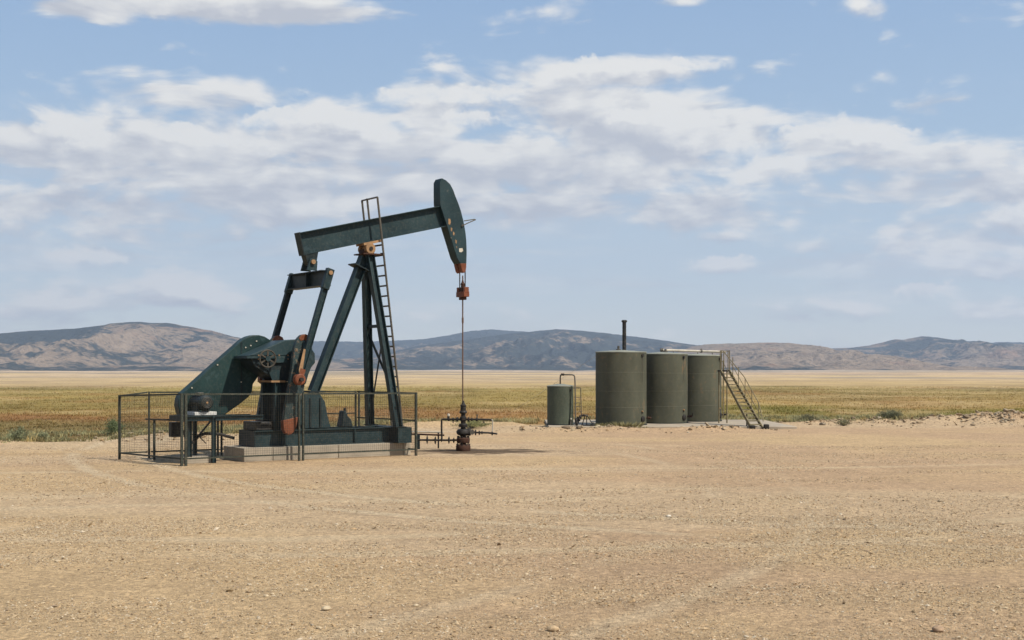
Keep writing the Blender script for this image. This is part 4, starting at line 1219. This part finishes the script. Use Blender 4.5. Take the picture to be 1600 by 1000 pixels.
for yy in (620.8, 629.5, 635, 643.5):
    MB().tube(TS(898.7, yy, 54.85), TS(907.8, yy, 55), .012, 6).build('rung', STEEL, lo)
MB().tube(TS(904.6, 622, 55), TS(906, 642, 55), .008, 5).build('ladder_rod', STEEL, lo)
ds = on_shell(1, 48, 0)
MB().box(on_shell(rs_, 48, hs / 2, .015), (.10, .03, hs - .02), (ds.cross(Vector((0, 0, 1))), ds, Vector((0, 0, 1)))).build('shell_strip', TANK_S, ts)
MB().lathe([(.02, -.01), (.05, -.01), (.05, .05), (.02, .06)], on_shell(rs_, 46, hs - .13, .02), ds, 10).build('level_gauge', BLACK, ts)
MB().prism([(-.05, 0), (.05, 0), (.03, .22), (-.03, .22)], -.03, .03).build('drain_stand', STEEL, ts).location = on_shell(rs_, 42, 0, .10)
MB().lathe([(.02, 0), (.04, .0), (.045, .05), (.02, .07)], on_shell(rs_, 42, .24, .10), (0, 0, 1), 8).build('drain_cock', PALE, ts)

mf = empty('valve_manifold', ground_pt(912, 665.5, PZ), 0, 'low dark valve manifold on spindly legs between the small tank and the widest tank', 'valve')
mfl = Vector(mf.location)
def MF(x, y, dy=0.0):
    return at_depth(x, y, mfl.y + dy) - mfl
mr = MB().path([MF(898, 655), MF(903, 656.5), MF(908, 652)], .045, 8).path([MF(903, 651), MF(903, 662)], .05, 8).build('pipe_run', IRON, mf)
for (x, y, r) in ((900.5, 657, .10), (905, 655, .09), (901, 661, .11), (906.5, 651.5, .08)):
    MB().lathe([(.02, -.04), (r, -.03), (r, .03), (.02, .04)], MF(x, y), (1, .2, .1), 12).build('valve_body', IRON, mf)
MB().lathe([(.02, -.02), (.11, -.02), (.11, .02), (.02, .02)], MF(915, 648.5), (.2, 0, 1), 16).build('valve_wheel', STEEL, mf)
MB().bar(MF(908.5, 649.5), MF(918, 649), .12, .08).build('top_bracket', IRON, mf)
for a, b in (((914, 650), (909.5, 664)), ((916.5, 650), (916.8, 665)), ((918, 650), (926.5, 664))):
    MB().tube(MF(*a), MF(*b), .02, 6).build('leg', IRON, mf)
MB().path([MF(908, 665), MF(918, 664.5), MF(930, 664)], .035, 8).build('ground_pipe', BLACK, mf)
MB().lathe([(.02, -.06), (.10, -.05), (.10, .05), (.02, .06)], MF(926, 663.5), (1, 0, 0), 10).build('valve_body', BLACK, mf)

# ------------------------------------------------------------------ vegetation
def blades(n_tuft, sampler, nb, hmin, hmax, spread, wid, seed):
    """grass tufts as bent two-segment blades; returns verts, tris, tuft index"""
    g = np.random.default_rng(seed)
    P = sampler(g, n_tuft)
    n = len(P)
    T = n * nb
    base = np.repeat(P, nb, axis=0)
    hs = g.uniform(hmin, hmax, n) * (.7 + .6 * fbm(P[:, 0] / 4, P[:, 1] / 4, 3, seed))
    h = np.repeat(hs, nb) * g.uniform(.6, 1.15, T)
    a = g.uniform(0, 2 * np.pi, T)
    lean = g.uniform(.2, 1.3, T)
    off = g.uniform(0, 1, T) ** .5 * spread
    oa = g.uniform(0, 2 * np.pi, T)
    bx = base[:, 0] + np.cos(oa) * off
    by = base[:, 1] + np.sin(oa) * off
    bz = ground_h(bx, by) - .02
    wv = np.stack([-np.sin(a), np.cos(a), np.zeros(T)], -1) * (wid * g.uniform(.6, 1.3, T))[:, None]
    b0 = np.stack([bx, by, bz], -1)
    dirv = np.stack([np.cos(a), np.sin(a), np.zeros(T)], -1)
    mid = b0 + dirv * (lean * h * .28)[:, None] + np.array([0, 0, 1]) * (h * .6)[:, None]
    tip = b0 + dirv * (lean * h * .85)[:, None] + np.array([0, 0, 1]) * h[:, None]
    V = np.stack([b0 - wv, b0 + wv, mid - wv * .7, mid + wv * .7, tip], 1).reshape(-1, 3)
    k = np.arange(T)[:, None] * 5
    F = np.concatenate([k + np.array([0, 1, 3]), k + np.array([0, 3, 2]), k + np.array([2, 3, 4])], 0)
    return V, F, np.repeat(np.arange(n), nb * 5), P, np.repeat(np.tile([0, 0, .6, .6, 1.0], 1)[None], T, 0).ravel()
def veg_mat(name, translucent=.45):
    m, N, b = new_mat(name)
    at = N.new('ShaderNodeAttribute', attribute_name='tint')
    N.l.new(at.outputs['Color'], b.inputs['Base Color'])
    b.inputs['Roughness'].default_value = .85
    b.inputs['Specular IOR Level'].default_value = .2
    tr = N.new('ShaderNodeBsdfTranslucent')
    N.l.new(at.outputs['Color'], tr.inputs['Color'])
    ms = N.new('ShaderNodeMixShader')
    ms.inputs[0].default_value = translucent
    N.l.new(b.outputs[0], ms.inputs[1])
    N.l.new(tr.outputs[0], ms.inputs[2])
    if translucent:
        N.l.new(ms.outputs[0], N.n['Material Output'].inputs['Surface'])
    return m
VEG = veg_mat('leaf_and_straw')
PEB = veg_mat('pebble', 0.0)
def wedge(y0, y1, half, power=1.0):
    def f(g, n):
        u = g.uniform(0, 1, n)
        Y = y0 * (y1 / y0) ** u if power == 0 else y0 + (y1 - y0) * u ** 1.9
        X = g.uniform(-half, half, n) * Y
        pm = pad_mask(X, Y)
        k = g.uniform(0, 1, n) > pm * 1.02 - .004
        out = (X > 1.0) & (X < 12.2) & (Y < 61.3)
        k &= ~out
        return np.stack([X[k], Y[k]], -1)
    return f
def grass(name, n, sampler, nb, hmin, hmax, spread, wid, seed, var=.35, bright=1.0):
    V, F, ti, P, tt = blades(n, sampler, nb, hmin, hmax, spread, wid, seed)
    g = np.random.default_rng(seed + 1)
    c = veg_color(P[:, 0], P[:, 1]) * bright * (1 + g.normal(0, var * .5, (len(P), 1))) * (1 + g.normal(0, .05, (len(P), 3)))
    o = np_mesh(name, V, F, VEG, [('tint', 'FLOAT_COLOR', np.clip(c[ti], .01, .9))], False)
    return tag(o, kind='stuff')
grass('dry_grass', 46000, wedge(40, 190, .50, .5), 5, .05, .16, .36, .018, 71, .16, 1.16)
# sage scrub along the edge of the pad
def edge_band(y_in, y_out, x0, x1):
    def f(g, n):
        X = g.uniform(x0, x1, n)
        Y = pad_edge(X) + g.uniform(y_in, y_out, n)
        k = (fbm(X / 2.5, Y / 2.5, 3, 91) > .42) & ~((X > 1.0) & (X < 12.2) & (Y < 61.3))
        return np.stack([X[k], Y[k]], -1)
    return f
SAGE = lin((136, 134, 98)) * ALB
def scrub_stuff(n, sampler, seed):
    V, F, ti, P, tt = blades(n, sampler, 16, .07, .25, .24, .020, seed)
    g = np.random.default_rng(seed)
    mixf = g.uniform(0, 1, (len(P), 1)) ** 1.5
    c = SAGE * (1 - mixf) + lin((168, 146, 96)) * ALB * mixf
    c = c * 1.95 * (1 + g.normal(0, .22, (len(P), 1)))
    tag(np_mesh('sage_scrub', V, F, VEG, [('tint', 'FLOAT_COLOR', np.clip(c[ti], .01, .9))], False), kind='stuff')
scrub_stuff(7800, edge_band(-1.0, 6.0, -32, 38), 81)

def bush(name, loc, rx, rz, col, label, seed, n=900, cat='shrub', group=None):
    """rounded shrub: a few bare twigs and many small leaves in an uneven crown"""
    g = np.random.default_rng(seed)
    root = empty(name, (loc[0], loc[1], float(ground_h(np.array([loc[0]]), np.array([loc[1]]))[0])), 0, label, cat, group)
    tw = MB()
    tips = []
    for k in range(22):
        a = g.uniform(0, 2 * np.pi)
        e = g.uniform(.15, 1.0)
        tip = Vector((math.cos(a) * rx * e * .85, math.sin(a) * rx * e * .85, rz * (1.05 - .65 * e * e) * g.uniform(.75, 1.1)))
        midp = tip * .5 + Vector((0, 0, rz * .08))
        tw.tube((0, 0, -.03), midp, .012, 4, .008, False).tube(midp, tip, .008, 4, .003, False)
        tips.append(tip)
    tw.build('twigs', IRON, root, smooth=0)
    tips = np.array([tuple(t) for t in tips])
    ci = g.integers(0, len(tips), n)
    f = g.uniform(.35, 1.05, n)[:, None]
    c = tips[ci] * f + g.normal(0, 1, (n, 3)) * np.array([rx, rx, rz]) * .11
    c[:, 2] = np.maximum(c[:, 2], .01)
    d = g.normal(0, 1, (n, 3)) + np.array([0, 0, .8])
    d /= np.linalg.norm(d, axis=1)[:, None]
    s = np.cross(d, g.normal(0, 1, (n, 3)))
    s /= np.linalg.norm(s, axis=1)[:, None]
    L = g.uniform(.05, .11, n)[:, None] * (rx / .5) ** .4
    V = np.stack([c - s * .013, c + s * .013, c + d * L], 1).reshape(-1, 3)
    F = np.arange(3 * n).reshape(n, 3)
    base = lin(col) * ALB * 2.1
    clump = g.uniform(.7, 1.3, len(tips))[ci]
    tint = base * (clump * g.uniform(.8, 1.2, n))[:, None]
    lo_ = np_mesh('leaves', V, F, VEG, [('tint', 'FLOAT_COLOR', np.clip(np.repeat(tint, 3, 0), .01, .9))], False)
    lo_.parent = root
    return root
def gp_(x, y):
    p = ground_pt(x, y)
    return (p.x, p.y)
GS = 'sagebrush at the edge of the gravel pad'
bush('sagebrush', gp_(177, 684), .50, .52, (104, 112, 78), 'dense dark green-grey sagebrush just left of the fence corner post', 1, 1600, group=GS)
bush('sagebrush', gp_(30, 692), .48, .42, (132, 134, 100), 'pale grey-green sagebrush at the far left picture edge, on the pad edge', 2, 1100, group=GS)
bush('sagebrush', gp_(66, 690), .34, .30, (138, 138, 104), 'low pale sagebrush second from the left edge, left of the dense dark one', 3, 800, group=GS)
bush('sagebrush', gp_(1392, 662), .75, .36, (112, 112, 86), 'largest grey sagebrush right of the stairs, on the edge of the gravel', 4, 1500, group=GS)
bush('sagebrush', gp_(1262, 661), .80, .30, (120, 116, 88), 'wide low sagebrush on the pad edge nearest right of the stairs', 5, 1300, group=GS)
bush('sagebrush', gp_(1318, 665), .42, .26, (132, 126, 96), 'flat straw-grey sagebrush between the two big ones right of the stairs', 6, 800, group=GS)
bush('sagebrush', gp_(1462, 659), .45, .26, (108, 106, 80), 'small dark sagebrush beside the rubble mound on the right', 7, 800, group=GS)
bush('sagebrush', gp_(1545, 657), .40, .22, (120, 116, 88), 'small sagebrush behind the rubble mound near the right picture edge', 8, 600, group=GS)
bush('sagebrush', gp_(738, 671), 1.1, .26, (128, 126, 84), 'low olive sagebrush behind the wellhead side pipes', 9, 1200, group=GS)
def tuft(loc, r, h, label, seed, n=90):
    g = np.random.default_rng(seed)
    z0 = float(ground_h(np.array([loc[0]]), np.array([loc[1]]))[0])
    mb = MB()
    for k in range(n):
        a = g.uniform(0, 2 * np.pi)
        rr = r * g.uniform(0, 1) ** .5
        b = Vector((math.cos(a) * rr * .6, math.sin(a) * rr * .4, -.02))
        l = h * g.uniform(.45, 1.05)
        t = b + Vector((math.cos(a) * rr * .5 + g.normal(0, .04), math.sin(a) * rr * .4, l))
        s = Vector((.014, 0, 0))
        m_ = b.lerp(t, .6) + Vector((0, 0, .02))
        mb.add([b - s, b + s, m_ - s * .8, m_ + s * .8, t], [(0, 1, 3, 2), (2, 3, 4)])
    o = mb.build('grass_tuft', TUFT, None, smooth=0)
    o.location = (loc[0], loc[1], z0)
    return tag(o, label, 'grass tuft', 'dry grass tufts in front of the tanks')
TUFT = veg_mat('dry_tuft')
_n = NT(TUFT.node_tree)
_b = TUFT.node_tree.nodes['Principled BSDF']
_g = _n.new('ShaderNodeNewGeometry')
_c = _n.mix(_g.outputs['Random Per Island'], tuple(lin((150, 142, 92)) * ALB * 1.4), tuple(lin((200, 184, 130)) * ALB * 1.4))
_n.l.new(_c, _b.inputs['Base Color'])
tuft(gp_(978, 670), .85, .34, 'widest dry grass tuft in front of the tank with the vent pipe', 1, 240)
tuft(gp_(937, 669), .40, .26, 'small dry grass tuft at the lower left corner of the tank with the vent pipe', 2, 120)
tuft(gp_(1003, 671), .35, .16, 'short dry grass tuft below the shadow disc of the tank with the vent pipe', 3, 90)

# ------------------------------------------------------------------ stones and gravel
def ico():
    t = (1 + 5 ** .5) / 2
    v = np.array([(-1, t, 0), (1, t, 0), (-1, -t, 0), (1, -t, 0), (0, -1, t), (0, 1, t), (0, -1, -t), (0, 1, -t), (t, 0, -1), (t, 0, 1), (-t, 0, -1), (-t, 0, 1)], float)
    v /= np.linalg.norm(v[0])
    f = np.array([(0, 11, 5), (0, 5, 1), (0, 1, 7), (0, 7, 10), (0, 10, 11), (1, 5, 9), (5, 11, 4), (11, 10, 2), (10, 7, 6), (7, 1, 8), (3, 9, 4), (3, 4, 2), (3, 2, 6), (3, 6, 8), (3, 8, 9), (4, 9, 5), (2, 4, 11), (6, 2, 10), (8, 6, 7), (9, 8, 1)])
    return v, f
IV, IF = ico()
OV = np.array([(1, 0, 0), (-1, 0, 0), (0, 1, 0), (0, -1, 0), (0, 0, 1), (0, 0, -1)], float)
OF = np.array([(0, 2, 4), (2, 1, 4), (1, 3, 4), (3, 0, 4), (2, 0, 5), (1, 2, 5), (3, 1, 5), (0, 3, 5)])
def pebbles(name, P, size, seed, bv, bf, sink=.25, tone=1.0):
    g = np.random.default_rng(seed)
    n = len(P)
    sc = size[:, None] * g.uniform(.55, 1.3, (n, 3)) * np.array([1.15, 1.0, .62])
    v = bv[None] * (1 + g.uniform(-.28, .28, (n, len(bv), 1))) * sc[:, None, :]
    a = g.uniform(0, 2 * np.pi, n)
    ca, sa = np.cos(a)[:, None], np.sin(a)[:, None]
    til = g.normal(0, .35, n)[:, None]
    x, y, z = v[..., 0], v[..., 1], v[..., 2]
    z = z + x * til
    X, Y = x * ca - y * sa + P[:, 0:1], x * sa + y * ca + P[:, 1:2]
    Z = z + ground_h(P[:, 0], P[:, 1])[:, None] + (size * .62 * (1 - 2 * sink))[:, None]
    V = np.stack([X, Y, Z], -1).reshape(-1, 3)
    F = (bf[None] + (np.arange(n) * len(bv))[:, None, None]).reshape(-1, 3)
    pal = np.array([lin(c) for c in ((205, 178, 140), (196, 168, 130), (212, 188, 152), (180, 156, 124), (200, 166, 122), (168, 144, 114), (208, 184, 146), (216, 196, 166))]) * ALB * tone
    c = pal[g.integers(0, len(pal), n)] * g.uniform(.8, 1.18, (n, 1))
    o = np_mesh(name, V, F, PEB, [('tint', 'FLOAT_COLOR', np.clip(np.repeat(c, len(bv), 0), .01, .9))], False)
    return tag(o, kind='stuff')
def field(g, n, y0, y1, half, thr=.0):
    Y = (y0 ** 2 + (y1 ** 2 - y0 ** 2) * g.uniform(0, 1, n)) ** .5
    X = g.uniform(-half, half, n) * Y
    d = fbm(X / 2.2, Y / 1.2, 4, 95) + (fbm(X / 7, Y / 3, 3, 97) - .5) * .6
    k = g.uniform(.32, .62, n) < (d - .5) * 1.7 + .48
    k &= pad_mask(X, Y) > .5
    return np.stack([X[k], Y[k]], -1)
g = np.random.default_rng(5)
P = field(g, 130000, 10, 22, .47)
pebbles('gravel', P, g.lognormal(math.log(.0085), .40, len(P)), 1, OV, OF, .36, 1.08)
P = field(g, 76000, 19, 42, .47)
pebbles('gravel', P, g.lognormal(math.log(.0125), .35, len(P)), 2, OV, OF, .36, 1.08)
P = field(g, 5000, 10, 30, .47)
pebbles('gravel', P, g.lognormal(math.log(.014), .35, len(P)), 3, IV, IF, .3, 1.08)
# rubble on the mounds
def mound_pts(g, n, cx, cy, rx, ry):
    return np.stack([cx + g.normal(0, 1, n) * rx * .7, cy + g.normal(0, 1, n) * ry * .7], -1)
P = np.concatenate([mound_pts(g, 1500, 24.5, 57.3, 5, 1.5), mound_pts(g, 500, 27.5, 57.0, 1.2, .8), mound_pts(g, 260, 22.5, 57.6, .9, .5), mound_pts(g, 500, 20, 58.4, 4, 1.0), mound_pts(g, 500, 16, 59, 4, .8), mound_pts(g, 350, 3.2, 52.0, 2.4, .9), mound_pts(g, 160, 8.8, 51.9, 1.2, .5), mound_pts(g, 260, -12.6, 46, 2.2, 1.8)])
pebbles('rubble', P, np.minimum(g.lognormal(math.log(.024), .7, len(P)), .13), 4, IV, IF, .2, .84)
# the few stones that stand out
def stone(x, y, r, label, seed, col=(206, 184, 148)):
    p = ground_pt(x, y)
    g = np.random.default_rng(seed)
    import bmesh
    bm = bmesh.new()
    bmesh.ops.create_icosphere(bm, subdivisions=2, radius=1.0)
    for v in bm.verts:
        k = 1 + .25 * float(vnoise(np.array([v.co.x * 1.3 + seed * 7]), np.array([v.co.y * 1.3 + v.co.z * 1.7]), seed)[0]) - .12
        v.co = Vector((v.co.x * r * 1.2 * k, v.co.y * r * k, v.co.z * r * .72 * k))
        if v.co.z < -.3 * r:
            v.co.z = -.3 * r
    me = bpy.data.meshes.new('stone')
    bm.to_mesh(me)
    bm.free()
    me.polygons.foreach_set('use_smooth', [True] * len(me.polygons))
    me.set_sharp_from_angle(angle=R(28))
    m, N, b = new_mat('stone_' + 'abcdefgh'[seed % 8])
    gg = N.new('ShaderNodeTexCoord').outputs['Object']
    n1 = N.noise(gg, 30, 6, .65)
    bc = tuple(lin(col) * ALB * 1.35)
    N.l.new(N.mix(N.rangemap(n1, .3, .7), tuple(c * .7 for c in bc), tuple(c * 1.15 for c in bc)), b.inputs['Base Color'])
    b.inputs['Roughness'].default_value = .9
    N.l.new(N.bump(n1, .5, .01), b.inputs['Normal'])
    me.materials.append(m)
    o = bpy.data.objects.new('stone', me)
    COL.objects.link(o)
    z0 = float(ground_h(np.array([p.x]), np.array([p.y]))[0])
    o.location = (p.x, p.y, z0 + r * .40)
    o.rotation_euler = (0, 0, g.uniform(0, 6))
    return tag(o, label, 'stone', 'loose stones on the gravel')
stone(510, 953, .042, 'pale rounded stone, largest of a loose trio at lower left of centre', 1)
stone(478, 922, .028, 'small pale stone just above and left of the largest stone of the lower-left trio', 2)
stone(416, 931, .026, 'small flat pale stone, leftmost of the lower-left trio', 3)
stone(864, 984, .052, 'tan rounded stone at the bottom edge just right of the middle', 4, (198, 168, 128))
stone(1466, 984, .055, 'brownish stone at the bottom edge towards the right corner', 5, (176, 146, 114))
stone(1045, 807, .036, 'lone small white stone on the gravel below the tanks', 6, (222, 208, 184))
stone(650, 946, .024, 'tiny pale stone alone at the bottom, between the trio and the middle', 7)

# ------------------------------------------------------------------ haze
hz = MB().box((0, 0, 0), (2, 2, 2)).build('haze', HM, None, smooth=0)
hm = bpy.data.materials.new('haze_air')
hm.use_nodes = True
hn = NT(hm.node_tree)
hn.n.remove(hn.n['Principled BSDF'])
pv = hn.new('ShaderNodeVolumePrincipled')
pv.inputs['Color'].default_value = (.64, .77, .97, 1)
pv.inputs['Density'].default_value = 1.25e-4
pv.inputs['Anisotropy'].default_value = .2
hn.l.new(pv.outputs[0], hn.n['Material Output'].inputs['Volume'])
hz.data.materials[0] = hm
hz.scale = (7000, 7000, 300)
hz.location = (0, 0, 300 - 8)
hz['kind'] = 'stuff'
